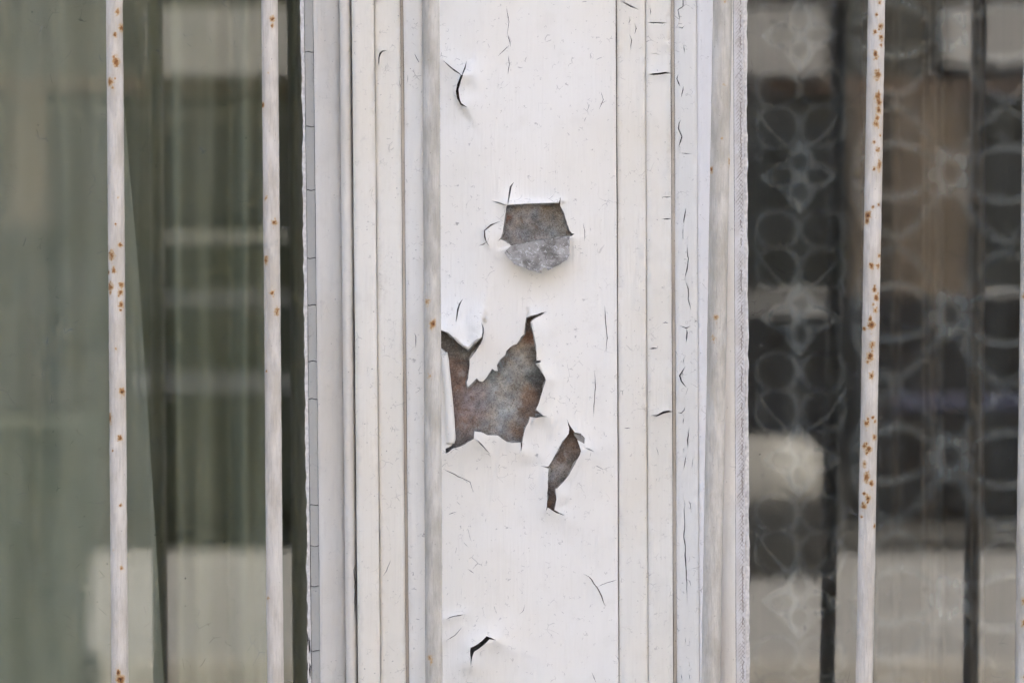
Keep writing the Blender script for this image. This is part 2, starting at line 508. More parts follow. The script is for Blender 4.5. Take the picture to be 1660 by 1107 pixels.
van(-40, 1000, -12.6, 'dark green panel van parked across the road, mirrored in the curtained pane', 366, (.006, .007, .005), [(376, 392, (.13, .135, .13), 245, 560), (474, 496, (.050, .053, .060), 245, 900), (604, 640, (.05, .054, .064), 215, 900)])
van(1150, 2300, -12.6, 'low dark van with a blue stripe parked across the road, mirrored in the lace-curtained pane', 482, (.006, .006, .007), [(488, 512, (.14, .145, .15), 0, 1345), (524, 566, (.034, .042, .13), 1400, 2300), (640, 662, (.02, .024, .06), 1450, 2300), (850, 884, (.06, .06, .058), 1270, 2300)])

def sack(px, py0, py1, yv, label):  # lump on a dark base, added to give a pale patch in the reflection
    k = S * (D - yv + .1) / D
    x = (px - 830) * k; z1 = (553.5 - py0) * k; z0 = (553.5 - py1) * k
    root = empty('stand_in_sack', (x, yv, G0), label, 'sack')
    n, m = 28, 18; v = []
    for j_ in range(m + 1):
        ph = math.pi * j_ / m
        for i_ in range(n):
            a = 2 * math.pi * i_ / n
            q = 1 + .35 * float(fbm(np.array(math.cos(a) * 1.7 + 9), np.array(ph * 1.6 + math.sin(a) * 1.3), 55))
            sx = math.copysign(abs(math.sin(ph)) ** .38, 1)
            v.append((x + .34 * q * sx * math.cos(a), yv + .2 * q * sx * math.sin(a), (z0 + z1) / 2 + (z1 - z0) / 2 * math.copysign(abs(math.cos(ph)) ** .7, math.cos(ph)) * (q * .3 + .7)))
    link('bag', mesh_np('bag', v, grid_faces(m + 1, n, wrap=True)), M['far_white2'], root)
    link('pallet', box_mesh('pallet', x - .35, x + .35, yv - .25, yv + .25, G0 + .004, z0 + .03, .01), M['tyre'], root)
def add_blocking_bin(x, yv, label):  # bin added to block the bright pavement in the pane's reflection
    Gb = G0 - .12
    root = empty('blocking_bin', (x, yv, Gb), label, 'bin')
    h = 1.14; w0, w1, d0, d1 = .24, .31, .26, .36
    v = []
    for z, w, d in ((.06, w0, d0), (.10, w0 + .01, d0 + .01), (h - .10, w1 - .02, d1 - .02), (h - .09, w1, d1), (h - .03, w1, d1)):
        v += [(x - w, yv - d, Gb + z), (x + w, yv - d, Gb + z), (x + w, yv + d, Gb + z), (x - w, yv + d, Gb + z)]
    f = [(3, 2, 1, 0)] + [(4 * k + a, 4 * k + (a + 1) % 4, 4 * k + 4 + (a + 1) % 4, 4 * k + 4 + a) for k in range(4) for a in range(4)] + [(16, 17, 18, 19)]
    mt = plain('bin_plastic', (.022, .034, .022), .5)
    link('body', mesh_np('body', v, f, False), mt, root)
    link('lid', box_mesh('lid', x - w1 - .01, x + w1 + .01, yv - d1 - .02, yv + d1 + .01, Gb + h - .028, Gb + h + .03, .02), mt, root)
    link('handle', box_mesh('handle', x - .22, x + .22, yv - d1 - .09, yv - d1 - .05, Gb + h - .1, Gb + h - .06, .012), mt, root)
    for sx in (-.27, .27):
        w_ = wheel_mesh('wheel', 0, 0, 0, .05, .10, .03)
        for vv in w_.vertices: vv.co = Vector((x + sx + vv.co.y, yv - d0 - .02 + vv.co.x, Gb + .10 + vv.co.z))
        link('wheel', w_, M['tyre'], root)
add_blocking_bin(-2.02, -7.12, 'invented dark green bin at the far kerb, darkening the reflection in the curtained pane')
M['far_white2'] = plain('pale_stand_in', (.24, .24, .23), .8, .3, 5)
sack(1238, 708, 822, -11.2, 'invented white sack on a dark pallet, standing in for a pale reflected patch')

# ------------------------------------------------------------------ sheet builder: painted skins with real holes, cracks and lifted edges
def slit(line, w, taper=True):
    """a crack: a thin closed outline round a polyline, widest inside, pointed at its ends"""
    P = np.array(line, float)
    Q = [P[0]]
    for a, b in zip(P[:-1], P[1:]):                       # finer, slightly uneven
        n = max(1, int(np.hypot(*(b - a)) / 7))
        for k in range(1, n + 1):
            q = a + (b - a) * k / n
            if k < n: q = q + rng.normal(0, .35, 2)
            Q.append(q)
    Q = np.array(Q)
    T = np.gradient(Q, axis=0); T /= np.linalg.norm(T, axis=1)[:, None] + 1e-9
    Nn = np.stack([-T[:, 1], T[:, 0]], 1)
    t = np.linspace(0, 1, len(Q))
    wid = w * .5 * (np.clip(np.sin(np.pi * t) * 1.25, 0, 1) if taper else np.minimum(1, np.minimum((t + .02) * 50, 1.2 * (1 - t) + 0)))
    wid = wid * (0.75 + .5 * rng.random(len(Q)))
    L = Q + Nn * wid[:, None]; R = Q - Nn * wid[:, None]
    return [tuple(p) for p in L] + [tuple(p) for p in R[::-1]][1:-1]

def resample(poly, step, jitter=0.0):
    out = []
    n = len(poly)
    for k in range(n):
        a = np.array(poly[k], float); b = np.array(poly[(k + 1) % n], float)
        m = max(1, int(np.hypot(*(b - a)) / step))
        for q in range(m):
            p = a + (b - a) * q / m
            if q and jitter: p = p + rng.normal(0, jitter, 2)
            out.append((float(p[0]), float(p[1])))
    return out

def rows(a, b, st):
    """heights for a grid: fine where the picture looks, coarser above and below it"""
    lo, hi = max(a, -40), min(b, 1147)
    if a >= lo and b <= hi: return np.arange(a, b, st)
    return np.concatenate([np.arange(a, lo, st * 6), np.arange(lo, hi, st), np.arange(hi, b, st * 6)])

def sheet(name, outline, holes, depth, mats, parent, step=(7, 7), thick=.0008, extra=None):
    """triangulated sheet in photograph pixels; depth(px, py) gives its y; mats = front, back, edge"""
    outline = resample(outline, 14)
    pts = []; edges = []
    def ring(poly):
        o = len(pts)
        pts.extend(poly)
        edges.extend((o + k, o + (k + 1) % len(poly)) for k in range(len(poly)))
    ring(outline)
    for h in holes: ring(h)
    ox = np.array(outline)
    gx, gy = np.meshgrid(np.arange(ox[:, 0].min() + step[0] * .5, ox[:, 0].max(), step[0]), rows(ox[:, 1].min() + step[1] * .5, ox[:, 1].max(), step[1]))
    gx = gx.ravel() + rng.uniform(-.2, .2, gx.size) * step[0]; gy = gy.ravel() + rng.uniform(-.2, .2, gy.size) * step[1]
    if extra is not None:
        gx = np.concatenate([gx, extra[0]]); gy = np.concatenate([gy, extra[1]])
    keep = in_poly(gx, gy, outline)
    d, _ = dist_line(gx, gy, outline, True); keep &= d > 1.2
    for h in holes:
        hb = np.array(h); near = keep & (gx > hb[:, 0].min() - 3) & (gx < hb[:, 0].max() + 3) & (gy > hb[:, 1].min() - 3) & (gy < hb[:, 1].max() + 3)
        if near.any():
            i = np.where(near)[0]
            dd, _ = dist_line(gx[i], gy[i], h, True)
            keep[i[(dd < .8) | in_poly(gx[i], gy[i], h)]] = False
    pts.extend(zip(gx[keep].tolist(), gy[keep].tolist()))
    vc, ve, fc, *_ = delaunay_2d_cdt([Vector((p[0], p[1])) for p in pts], edges, [], 0, 1e-4)
    V = np.array([(v.x, v.y) for v in vc]); F = np.array([f for f in fc if len(f) == 3])
    c = V[F].mean(1)
    ok = in_poly(c[:, 0], c[:, 1], outline)
    for h in holes: ok &= ~in_poly(c[:, 0], c[:, 1], h)
    F = F[ok]
    a = V[F[:, 1]] - V[F[:, 0]]; b = V[F[:, 2]] - V[F[:, 0]]
    flip = (a[:, 0] * b[:, 1] - a[:, 1] * b[:, 0]) < 0
    F[flip] = F[flip][:, ::-1]                          # one winding; image y points down, so this faces the camera
    used = np.unique(F); remap = -np.ones(len(V), int); remap[used] = np.arange(len(used))
    V = V[used]; F = remap[F]
    y = depth(V[:, 0], V[:, 1])
    n = len(V)
    front = W(V[:, 0], V[:, 1], y); back = front.copy(); back[:, 1] += thick
    cnt = {}
    for t in F:
        for i in range(3):
            e = (int(t[i]), int(t[(i + 1) % 3])); cnt[e] = 1
    bd = [e for e in cnt if (e[1], e[0]) not in cnt]
    verts = np.concatenate([front, back]); faces = [tuple(map(int, t)) for t in F] + [tuple(int(q) + n for q in t[::-1]) for t in F]
    m = [0] * len(F) + [1] * len(F); sm = [True] * (2 * len(F))
    off = 2 * n; wv = []
    for (i, j) in bd:
        wv += [front[i], front[j], back[j], back[i]]
        faces.append((off + 1, off, off + 3, off + 2)); m.append(2); sm.append(False); off += 4
    if wv: verts = np.concatenate([verts, np.array(wv)])
    return link(name, mesh_np(name, verts, faces, sm, m), mats, parent)

YT, YB = -1196, 1688            # the joinery runs the full height of the window opening
def strip_outline(xl, xr, amp=.5, seed=1, top=YT, bot=YB, rag=0.0):
    """outline of an upright board between two nearly plumb edges that waver like old joinery"""
    ys = np.arange(top, bot + 1, 20.0)
    L = lean(xl, ys) + amp * 2 * fbm(ys / 130, 0 * ys, seed) + (rag * 2 * fbm(ys / 9, 0 * ys, seed + 5) if rag and seed % 2 == 0 else 0)
    R = lean(xr, ys) + amp * 2 * fbm(ys / 130, 0 * ys, seed + 31) + (rag * 2 * fbm(ys / 9, 0 * ys, seed + 9) if rag and seed % 2 == 1 else 0)
    return [(float(a), float(b)) for a, b in zip(L, ys)] + [(float(a), float(b)) for a, b in zip(R[::-1], ys[::-1])]

# ------------------------------------------------------------------ the post between the windows
post = empty('window_post', (0, 0, WZ0), 'white window post with peeling paint over rusty metal, between the two windows', 'window post')

# rusty metal under the paint
hole_a = [(821.7, 333.1), (825.6, 332.2), (845, 331.0), (862.5, 330.2), (882.7, 329.3), (897, 328.7), (905.8, 329.7), (907.2, 325), (909, 319), (908.3, 327), (908, 333.4),
          (914.5, 344.9), (918.8, 359.4), (923.2, 373.8), (927.5, 378.9), (931.5, 379.2), (926.8, 382.8), (923.2, 383.6), (900, 386.6), (878.4, 389.7), (853, 394), (828.5, 398.7),
          (825.6, 395.5), (822.5, 394.6), (819, 391.2), (811.6, 388.3), (806.4, 391.4), (811.4, 386), (814.8, 376.7), (816.2, 368), (819.1, 347.8), (820.6, 336.2)]
hole_b = [(696, 531), (714.5, 534.8), (726.5, 539), (733.7, 545.7), (742.2, 555.9), (750.6, 561.9), (759, 566.5), (762.7, 563.1), (767.5, 557.1), (774.7, 552.3), (780.7, 546.3), (782.4, 539), (782.2, 531.8), (780.3, 522.2),
          (784.0, 531), (784.3, 540), (782.5, 548.7), (779.5, 557.1), (772.3, 568), (761.4, 582.4), (761.7, 590.8), (760.2, 600.5), (759, 613), (756.4, 620), (758.4, 626.9), (762.7, 623.3), (767.5, 618.4), (772.9, 613),
          (777.1, 617.8), (781.9, 619), (789.2, 611.2), (797.6, 597.5), (802.4, 601.1), (807, 601.1), (805.4, 592), (810.8, 582.4), (819.3, 575.2), (820.5, 569.2), (826.5, 563.1), (831.3, 559.5), (837.3, 558.3),
          (844.6, 546.3), (850, 541.4), (851.2, 525.8), (853, 514.9), (860.2, 511.9), (871, 509.5), (878.3, 506.5), (883.7, 505.9), (880.7, 508.9), (872.3, 513.7), (862.7, 519.8), (860.8, 522.2), (862, 530.6),
          (866.3, 545), (869.3, 561.9), (869.9, 584.8), (876.5, 583.6), (876.5, 587.4), (868, 589), (871, 593.3), (878.3, 601.7), (883, 610), (885, 616), (880.7, 629.3), (877.1, 641.3), (873.5, 653.4), (869.3, 664.2),
          (874.7, 667.8), (880.7, 673.9), (888, 675.2), (877, 675.7), (868.7, 676.9), (859, 675.7), (856.6, 684.7), (850.6, 696.7), (847.6, 712.4), (844.6, 732.9), (844, 717.2), (830, 717.8), (821.7, 716), (814.5, 711.2),
          (807.2, 705.8), (790.4, 705.2), (780.7, 700.4), (769.3, 699.2), (768, 711.2), (754.2, 719.6), (745.8, 723.9), (733.7, 726.9), (726.5, 733.5), (722.3, 734.7), (722.3, 726.9), (727.7, 724.5), (732.5, 721.4),
          (735.5, 716.6), (733.8, 694.3), (731.8, 661.8), (729.5, 640), (727.5, 611.3), (725.5, 582.4), (724, 574), (720.5, 569.2), (714.5, 564.3), (696, 556)]
hole_c = [(918.8, 678.9), (922.8, 687.9), (931.8, 700.9), (941.5, 702.5), (948, 709.8), (947.2, 719), (941, 715.5), (935.9, 712.6), (939, 722), (941.9, 730.2), (939.9, 737.5), (931.8, 752.9), (922.8, 769.2), (913.9, 780.6),
          (904, 791), (900.6, 792.8), (902, 809.8), (898.5, 826.1), (907, 830.8), (916.3, 835.9), (902.5, 831.5), (887.9, 822.2), (885, 829.3), (886.6, 820), (887.9, 793.6), (888.2, 770.8), (889.5, 759.4), (881, 756.4), (874.9, 754.6),
          (888.7, 756.0), (892.8, 749.7), (904, 730.2), (912.3, 713.9), (922, 702.5), (922.8, 694.4)]
hole_d = [(747, 122), (741.5, 135.9), (739, 148.2), (741.1, 160.5), (746.6, 170.7), (757.5, 174.2), (748.2, 167.7), (744.4, 156.4), (743.2, 146.1), (747.0, 131.8), (750.7, 122)]
hole_e = [(763.2, 1079), (762, 1054.3), (763, 1049.2), (770.2, 1046), (780.5, 1038.9), (788.7, 1030.7), (797, 1033.5), (805, 1037.8), (793.2, 1035.9), (787, 1042.4), (776.8, 1050.8), (768.6, 1056), (765.4, 1064.6)]
hole_a, hole_b, hole_c, hole_d, hole_e = [resample(h, 5, .28) for h in (hole_a, hole_b, hole_c, hole_d, hole_e)]
skin_cracks = [
    ([(823.0, 333), (826, 314), (827.8, 303), (833.4, 294.8)], 2.6), ([(822.5, 333.4), (807.6, 328.7), (796.5, 325.8)], 2.0),
    ([(812.9, 358.6), (796, 365), (785.4, 373.8), (785.9, 383.9), (788.5, 392.6), (794.2, 400.6)], 2.3), ([(788.9, 391.8), (784, 396), (775.2, 398.9)], 1.5),
    ([(718.2, 98.2), (731, 110), (749, 123.6)], 2.6), ([(756.6, 98.6), (753.6, 111), (748.6, 124.5)], 2.0),
    ([(750.8, 483.6), (745, 493), (742.2, 501.7), (738.8, 523.5)], 2.4), ([(942.5, 928.2), (954.8, 934.3), (968, 951.8), (975.3, 966), (982, 984)], 1.9), ([(967.4, 951.4), (984, 944), (1001, 938.8)], 1.1),
    ([(721.6, 1004.6), (730, 1000), (752.8, 995.4)], 1.6), ([(723.6, 1037.6), (738, 1029), (750.2, 1014.2)], 1.1), ([(717, 758.6), (749.7, 774.8), (762, 781), (768, 800)], 1.3),
    ([(980.2, 493), (982.5, 529), (984.5, 547.7), (982.4, 573)], 1.3), ([(964, 598), (965.5, 627.7), (961.8, 678)], 1.2), ([(823.4, 56), (827.7, 76.8)], 1.1), ([(827, 72.3), (806.4, 92.6)], 1.1),
    ([(824.4, 90), (825.8, 105), (823.4, 122)], 1.2), ([(823.6, 120.6), (815, 121.6)], .9), ([(768.3, 711), (774, 713.6), (784.3, 724.5), (795, 736)], 1.8), ([(948.2, 725.4), (955, 728), (964, 732.2)], 2.4),
    ([(821, 10), (825, 36), (822, 62)], .9), ([(974, 148), (978, 162), (971, 178)], .9), ([(722, 258), (719.6, 271)], 1.3), ([(945.6, 361), (948, 375), (947.6, 392)], 1.0), ([(852, 978), (848, 990), (840, 997)], 1.0),
    ([(866, 888.6), (871, 895)], 1.1), ([(757, 921), (770, 930)], 1.1), ([(959, 1088), (966, 1106)], 1.2), ([(808, 1088), (815, 1097)], 1.0), ([(724.6, 835), (741, 829)], 1.0), ([(719.6, 862), (728, 857)], .9),
    ([(819, 92), (828, 88)], .9), ([(1002, 80), (1003.4, 160)], .9), ([(812, 200), (818, 196)], 1.4), ([(733, 80), (741, 91)], .9), ([(740, 828.8), (746.5, 830.6)], 2.6), ([(780, 1107), (783, 1116)], 5.0),
    ([(998, 0), (1000, 2)], 1.0), ([(727, 868), (730.2, 869.2)], 2.8)]
skin_holes = [hole_a, hole_b, hole_c, hole_d, hole_e] + [slit(l, w) for l, w in skin_cracks]

# lifted edges: (polyline, metres towards the street, reach in pixels, side of the line or 0 for both)
LIFT = [
    ([(821, 332), (862, 330), (906, 329)], .0042, 7, -1),                                  # curled lip over the square hole
    ([(814, 377), (819, 348), (821, 335)], .0030, 18, 0), ([(908, 333), (919, 359), (928, 379)], .0016, 16, 0),
    ([(828, 400), (878, 391), (924, 384)], .0012, 34, 1),                                    # pulled forward under the flap
    ([(786, 374), (786, 384), (789, 393)], .0022, 14, -1), ([(826, 314), (823, 333)], .0015, 12, 0),
    ([(714, 535), (733, 546), (759, 566), (767, 557), (781, 546), (783, 532)], .0100, 26, -1),    # hanging tongue
    ([(784, 531), (779, 557), (761, 583)], .0012, 14, 0), ([(759, 625), (773, 613), (789, 611), (807, 598), (820, 572), (845, 546), (852, 520)], .0016, 13, 0),
    ([(861, 522), (866, 545), (870, 585), (878, 602), (885, 616), (877, 641), (869, 664)], .0105, 15, 1 * -1),  # rolled edge
    ([(860, 676), (877, 676), (888, 675)], .0050, 30, 0), ([(857, 685), (848, 712), (845, 733)], .0028, 22, 0),
    ([(844, 717), (815, 711), (790, 705), (769, 699), (768, 711)], .0034, 26, 0), ([(768, 711), (746, 724), (722, 735)], .0030, 22, 0),
    ([(922, 703), (904, 730), (893, 750), (889, 760)], .0028, 24, 0), ([(942, 731), (932, 753), (914, 781), (904, 791)], .0060, 26, 0), ([(902, 810), (898, 826), (916, 836)], .0026, 16, 0),
    ([(888, 771), (887, 822)], .0014, 12, 0), ([(749, 124), (741, 137), (739, 149), (741, 161), (748, 172)], .0058, 22, -1), ([(719, 99), (748, 123)], .0028, 16, 0), ([(751, 122), (746, 140), (748, 167)], .0014, 16, 0),
    ([(763, 1079), (763, 1050)], .0018, 14, 0), ([(805, 1038), (787, 1042), (768, 1056), (765, 1066)], .0060, 30, 0), ([(722, 1004), (752, 996)], .0024, 9, 0), ([(724, 1037), (750, 1015)], .0016, 9, 0),
    ([(742, 502), (739, 523)], .0018, 16, 0), ([(955, 934), (968, 952), (975, 966)], .0012, 12, 0), ([(768, 711), (784, 724), (795, 735)], .0018, 12, 0)]

def skin_depth(px, py):
    y = .0006 * fbm(px / 90, py / 120, 3) * 2 + .0012 * fbm(px / 300, py / 260, 9)
    edge = np.minimum(np.abs(unlean(px, py) - 1000.5), 40)
    y = y + .0022 * np.clip(1 - edge / 3.0, 0, 1) ** 2
    for line, amp, reach, side in LIFT:
        d, s = dist_line(px, py, line)
        k = amp * np.exp(-(d / reach) ** 1.35) * (0.8 + .4 * noise2(px / 23, py / 23, 5))
        if side: k = np.where(s == side, k, k * np.clip(1 - d / 2.5, 0, 1))
        y = y - k
    return y
xs, ysx = [], []
for h in skin_holes[:5]:                                  # denser rings round the big holes so the curls stay round
    P_ = np.array(resample(h, 3.5)); c_ = P_.mean(0)
    T_ = np.roll(P_, -1, 0) - np.roll(P_, 1, 0); N_ = np.stack([T_[:, 1], -T_[:, 0]], 1); N_ /= np.linalg.norm(N_, axis=1)[:, None] + 1e-9
    for q in (2.2, 4.6, 7.4, 10.5, 14):
        xs.append(P_[:, 0] + N_[:, 0] * q); ysx.append(P_[:, 1] + N_[:, 1] * q)
extra = (np.concatenate(xs), np.concatenate(ysx))
sheet('paint_skin', strip_outline(693, 1000.5, .6, 2), skin_holes, skin_depth, [M['skin'], M['under'], M['edge']], post, step=(5, 5), thick=.0007, extra=extra)

def shrink(h, seed, lo, hi):
    P_ = np.array(resample(h, 2.5)); T_ = np.roll(P_, -2, 0) - np.roll(P_, 2, 0)
    N_ = np.stack([-T_[:, 1], T_[:, 0]], 1); N_ /= np.linalg.norm(N_, axis=1)[:, None] + 1e-9
    a = np.sum(P_[:, 0] * np.roll(P_[:, 1], -1) - np.roll(P_[:, 0], -1) * P_[:, 1])
    q = lo + (hi - lo) * np.clip(.5 + 1.1 * fbm(P_[:, 0] / 13, P_[:, 1] / 13, seed, 4) + 1.0 * fbm(P_[:, 0] / 40, P_[:, 1] / 40, seed + 3), 0, 1)
    P_ = P_ + N_ * (q * (1 if a > 0 else -1))[:, None]
    return [(float(u), float(v)) for u, v in P_]
for h_, box_ in ((hole_a, (800, 310, 940, 405)), (hole_b, (690, 495, 900, 745)), (hole_c, (868, 670, 970, 845))):
    x0_, y0_, x1_, y1_ = box_
    sheet('undercoat', [(x0_, y0_), (x1_, y0_), (x1_, y1_), (x0_, y1_)], [shrink(h_, int(x0_), -2.5, 4.6)], lambda px, py: .0034 + 0 * px, [M['undercoat'], M['core'], M['undercoat']], post, step=(6, 6), thick=.0007)

# metal sheet with its own stains
nx, ny = 190, 560
gx, gy = np.meshgrid(np.linspace(694, 1001, nx), np.concatenate([np.linspace(YT, -40, 20), np.linspace(-36, 1143, ny - 40), np.linspace(1150, YB, 20)]))
gx = gx.ravel(); gy = gy.ravel()
blobs = [   # px, py, radius, colour
    (850, 345, 26, (.31, .30, .285)), (835, 385, 20, (.26, .245, .225)), (895, 345, 20, (.22, .175, .12)), (905, 372, 22, (.235, .24, .215)), (868, 375, 24, (.25, .22, .175)), (823, 353, 6, (.24, .10, .055)), (862, 395, 30, (.27, .26, .24)),
    (730, 550, 22, (.115, .095, .07)), (760, 575, 22, (.14, .13, .10)), (775, 560, 12, (.15, .11, .07)), (742, 605, 26, (.24, .155, .11)), (745, 660, 28, (.27, .195, .165)), (775, 650, 24, (.31, .25, .225)), (750, 690, 22, (.23, .16, .125)),
    (740, 715, 16, (.16, .165, .16)), (775, 700, 14, (.22, .22, .205)), (810, 640, 26, (.37, .36, .32)), (830, 610, 24, (.36, .345, .295)), (818, 675, 26, (.36, .345, .305)), (800, 610, 14, (.20, .21, .185)), (812, 590, 12, (.24, .26, .25)), (845, 570, 16, (.33, .29, .23)),
    (855, 545, 10, (.27, .13, .065)), (865, 575, 12, (.17, .145, .105)), (858, 640, 12, (.24, .15, .09)), (866, 615, 10, (.12, .125, .11)), (876, 630, 10, (.07, .06, .05)), (850, 670, 10, (.20, .13, .085)), (858, 650, 9, (.22, .14, .09)), (838, 695, 12, (.23, .145, .09)), (815, 700, 12, (.28, .25, .22)), (858, 525, 12, (.17, .13, .095)),
    (925, 712, 14, (.26, .175, .12)), (915, 735, 16, (.20, .15, .115)), (900, 765, 18, (.34, .32, .295)), (925, 750, 12, (.13, .12, .10)), (895, 800, 16, (.24, .185, .145)), (892, 820, 10, (.17, .10, .06)), (912, 775, 9, (.16, .14, .11)),
    (745, 145, 25, (.05, .035, .025)), (780, 1045, 30, (.09, .10, .10)), (872, 510, 10, (.20, .18, .16))]
wsum = np.full(gx.shape, .02); csum = np.full((len(gx), 3), .02) * np.array((.16, .13, .10))
wx = gx + 14 * fbm(gx / 17, gy / 17, 21); wy = gy + 14 * fbm(gx / 17, gy / 17, 22)
for bx_, by_, br, bc in blobs:
    w_ = np.exp(-((wx - bx_) ** 2 + (wy - by_) ** 2) / (br * br * .7)); wsum += w_; csum += w_[:, None] * np.array(bc)
tint = csum / wsum[:, None]
tint = np.clip(tint.mean(1, keepdims=True) + (tint - tint.mean(1, keepdims=True)) * .95, .01, 1) * .92
tint = np.clip(tint * (1 + 1.1 * fbm(gx / 9, gy / 9, 31, 4) + .7 * fbm(gx / 26, gy / 20, 32))[:, None] * (1 + np.array((.4, .05, -.35)) * fbm(gx / 14, gy / 14, 33)[:, None] * 1.0), .012, .6)
yy = .0046 + .0012 * fbm(gx / 60, gy / 60, 14)
me = mesh_np('metal_sheet', np.concatenate([W(gx, gy, yy), W(gx, gy, yy + .0012)[[0, nx - 1, nx * ny - 1, nx * (ny - 1)]]]), [tuple(reversed(f)) for f in grid_faces(ny, nx)] + [(nx * ny, nx * ny + 1, nx * ny + 2, nx * ny + 3)])
set_color(me, 'tint', np.concatenate([tint, tint[:4]]))
o = link('metal_sheet', me, M['metal'], post); o['label'] = 'rusty grey sheet metal showing through the holes in the paint'
link('timber_core', box_mesh('timber_core', -.1465, .1795, .0150, .20, WZ0 + .02, WZ1 - .02), M['core'], post)

# the flap folded down under the square hole: a bent plate showing its grey back
flap = [(828.5, 398.2), (822, 404.5), (817.7, 409.9), (822, 416), (827.8, 421.5), (833.6, 428.7), (842, 431.6), (850.9, 433.8), (857, 437.5), (863.9, 439.6), (877.9, 442.6), (879.2, 434.8), (886.0, 434.2), (888.5, 438.6), (896, 434.5),
        (904.4, 430.2), (918.8, 421.5), (922.9, 414.3), (923.4, 398), (923.2, 383.4), (900, 386.4), (878.4, 389.5), (853, 393.8)]
def flap_depth(px, py):
    d, _ = dist_line(px, py, [(828.5, 398.2), (923.2, 383.4)])
    t = d / 45.0
    return -.0075 - .0115 * np.clip(t, 0, 1.3) + .0012 * fbm(px / 14, py / 14, 4) * 2 + .003 * ((px - 875) / 50.0) ** 2
o = sheet('paint_flap', resample(flap, 4, .25), [], flap_depth, [M['under'], M['skin'], M['edge']], post, step=(4, 4), thick=.0009)
o['label'] = 'flap of paint folded down, showing its mottled grey back'

# rolled curls: open tubes of paint standing off the post
def curl(rows, mats, radius_scale=1.0, a0=-20, a1=200, label=None):
    """rows: (py, x of the rolled outer edge, x of the hinge); the sheet turns back over itself in between"""
    na = 22; v = []; R = []
    ys = np.linspace(rows[0][0], rows[-1][0], 46)
    xa = np.interp(ys, [r[0] for r in rows], [r[1] for r in rows]) + .8 * fbm(ys / 11, 0 * ys, 41)
    xb = np.interp(ys, [r[0] for r in rows], [r[2] for r in rows])
    for y_, a, b in zip(ys, xa, xb):
        r = (a - b) / 2; cx_ = (a + b) / 2
        for k in range(na):
            th = math.radians(a0 + (a1 - a0) * k / (na - 1))
            v.append((cx_ + r * math.cos(th), y_, -.0016 - abs(r) * S * radius_scale * (math.sin(th))))
    v = np.array(v); P1 = W(v[:, 0], v[:, 1], v[:, 2])
    f = grid_faces(len(ys), na)
    me = mesh_np('paint_curl', P1, f)
    o = link('paint_curl', me, mats, post)
    sm = o.modifiers.new('thickness', 'SOLIDIFY'); sm.thickness = .0006; sm.offset = 0
    if label: o['label'] = label
    return o
curl([(571, 724.5, 717), (584, 727.2, 716), (612, 730, 719), (640, 732.6, 721.5), (662, 735.0, 722.5), (694, 737.3, 723), (712, 738.2, 723.5), (719, 736, 724)], [M['skin']], .9, -30, 185)
curl([(521, 862, 870), (531, 863.4, 877), (545, 867.0, 880), (562, 870, 881), (583, 870.8, 880)], [M['skin']], .55, -10, 180)
curl([(590, 870, 876), (601, 877.6, 882), (610, 882.6, 887)], [M['skin']], .5, -10, 180)
curl([(632, 880.2, 886), (645, 876.4, 885.5), (656, 873.4, 884.5), (665, 870.6, 883), (671, 877, 884)], [M['skin']], .6, -10, 180)
# small turned-over tab at the long hole
tab = [(935.9, 712.6), (940, 715), (946, 720.5), (949.4, 727), (945, 730.5), (942, 731.5), (939.4, 722.5)]
sheet('paint_tab', resample(tab, 3, .15), [], lambda px, py: -.0050 - .0010 * np.sin((py - 712) / 7), [M['skin'], M['under'], M['edge']], post, step=(3, 3), thick=.0007)
tab2 = [(929.5, 701.5), (934, 700.8), (941.6, 701.9), (948.6, 709.4), (948, 719.6), (945.5, 719.2), (941, 714.6), (936, 711.4), (931, 706)]
sheet('paint_tab', resample(tab2, 3, .15), [], lambda px, py: -.0022 - .0012 * np.sin((py - 700) / 9), [M['under'], M['skin'], M['edge']], post, step=(3, 3), thick=.0007)

# ------------------------------------------------------------------ the painted boards either side of the post
def rounded(xl, xr, y0, r=2.2, drop=.0016, tilt=0.0, seed=0, lift=()):
    def f(px, py):
        u = unlean(px, py)
        e = np.minimum(u - xl, xr - u)
        y = y0 + drop * np.clip(1 - e / r, 0, 1) ** 2 + tilt * (u - xl) / (xr - xl) + .0005 * fbm(px / 30, py / 160, seed + 50) * 2
        for line, amp, reach in lift:
            d, _ = dist_line(px, py, line)
            y = y - amp * np.exp(-(d / reach) ** 1.4)
        return y
    return f
def round_bead(xl, xr, y0, h):
    def f(px, py):
        u = np.clip((unlean(px, py) - xl) / (xr - xl), 0, 1) * 2 - 1
        return y0 - h * np.sqrt(np.clip(1 - u * u, 0, 1)) + .0003 * fbm(px / 20, py / 90, 77)
    return f

def board(name, xl, xr, fn, mat, cracks=(), parent=post, step=(4, 11), seed=1, amp=.45, rag=0.0, thick=.0034):
    return sheet(name, strip_outline(xl, xr, amp, seed, rag=rag), [slit(l, w) for l, w in cracks], fn, [M[mat], M['core'], M[mat]], parent, step=step, thick=thick)

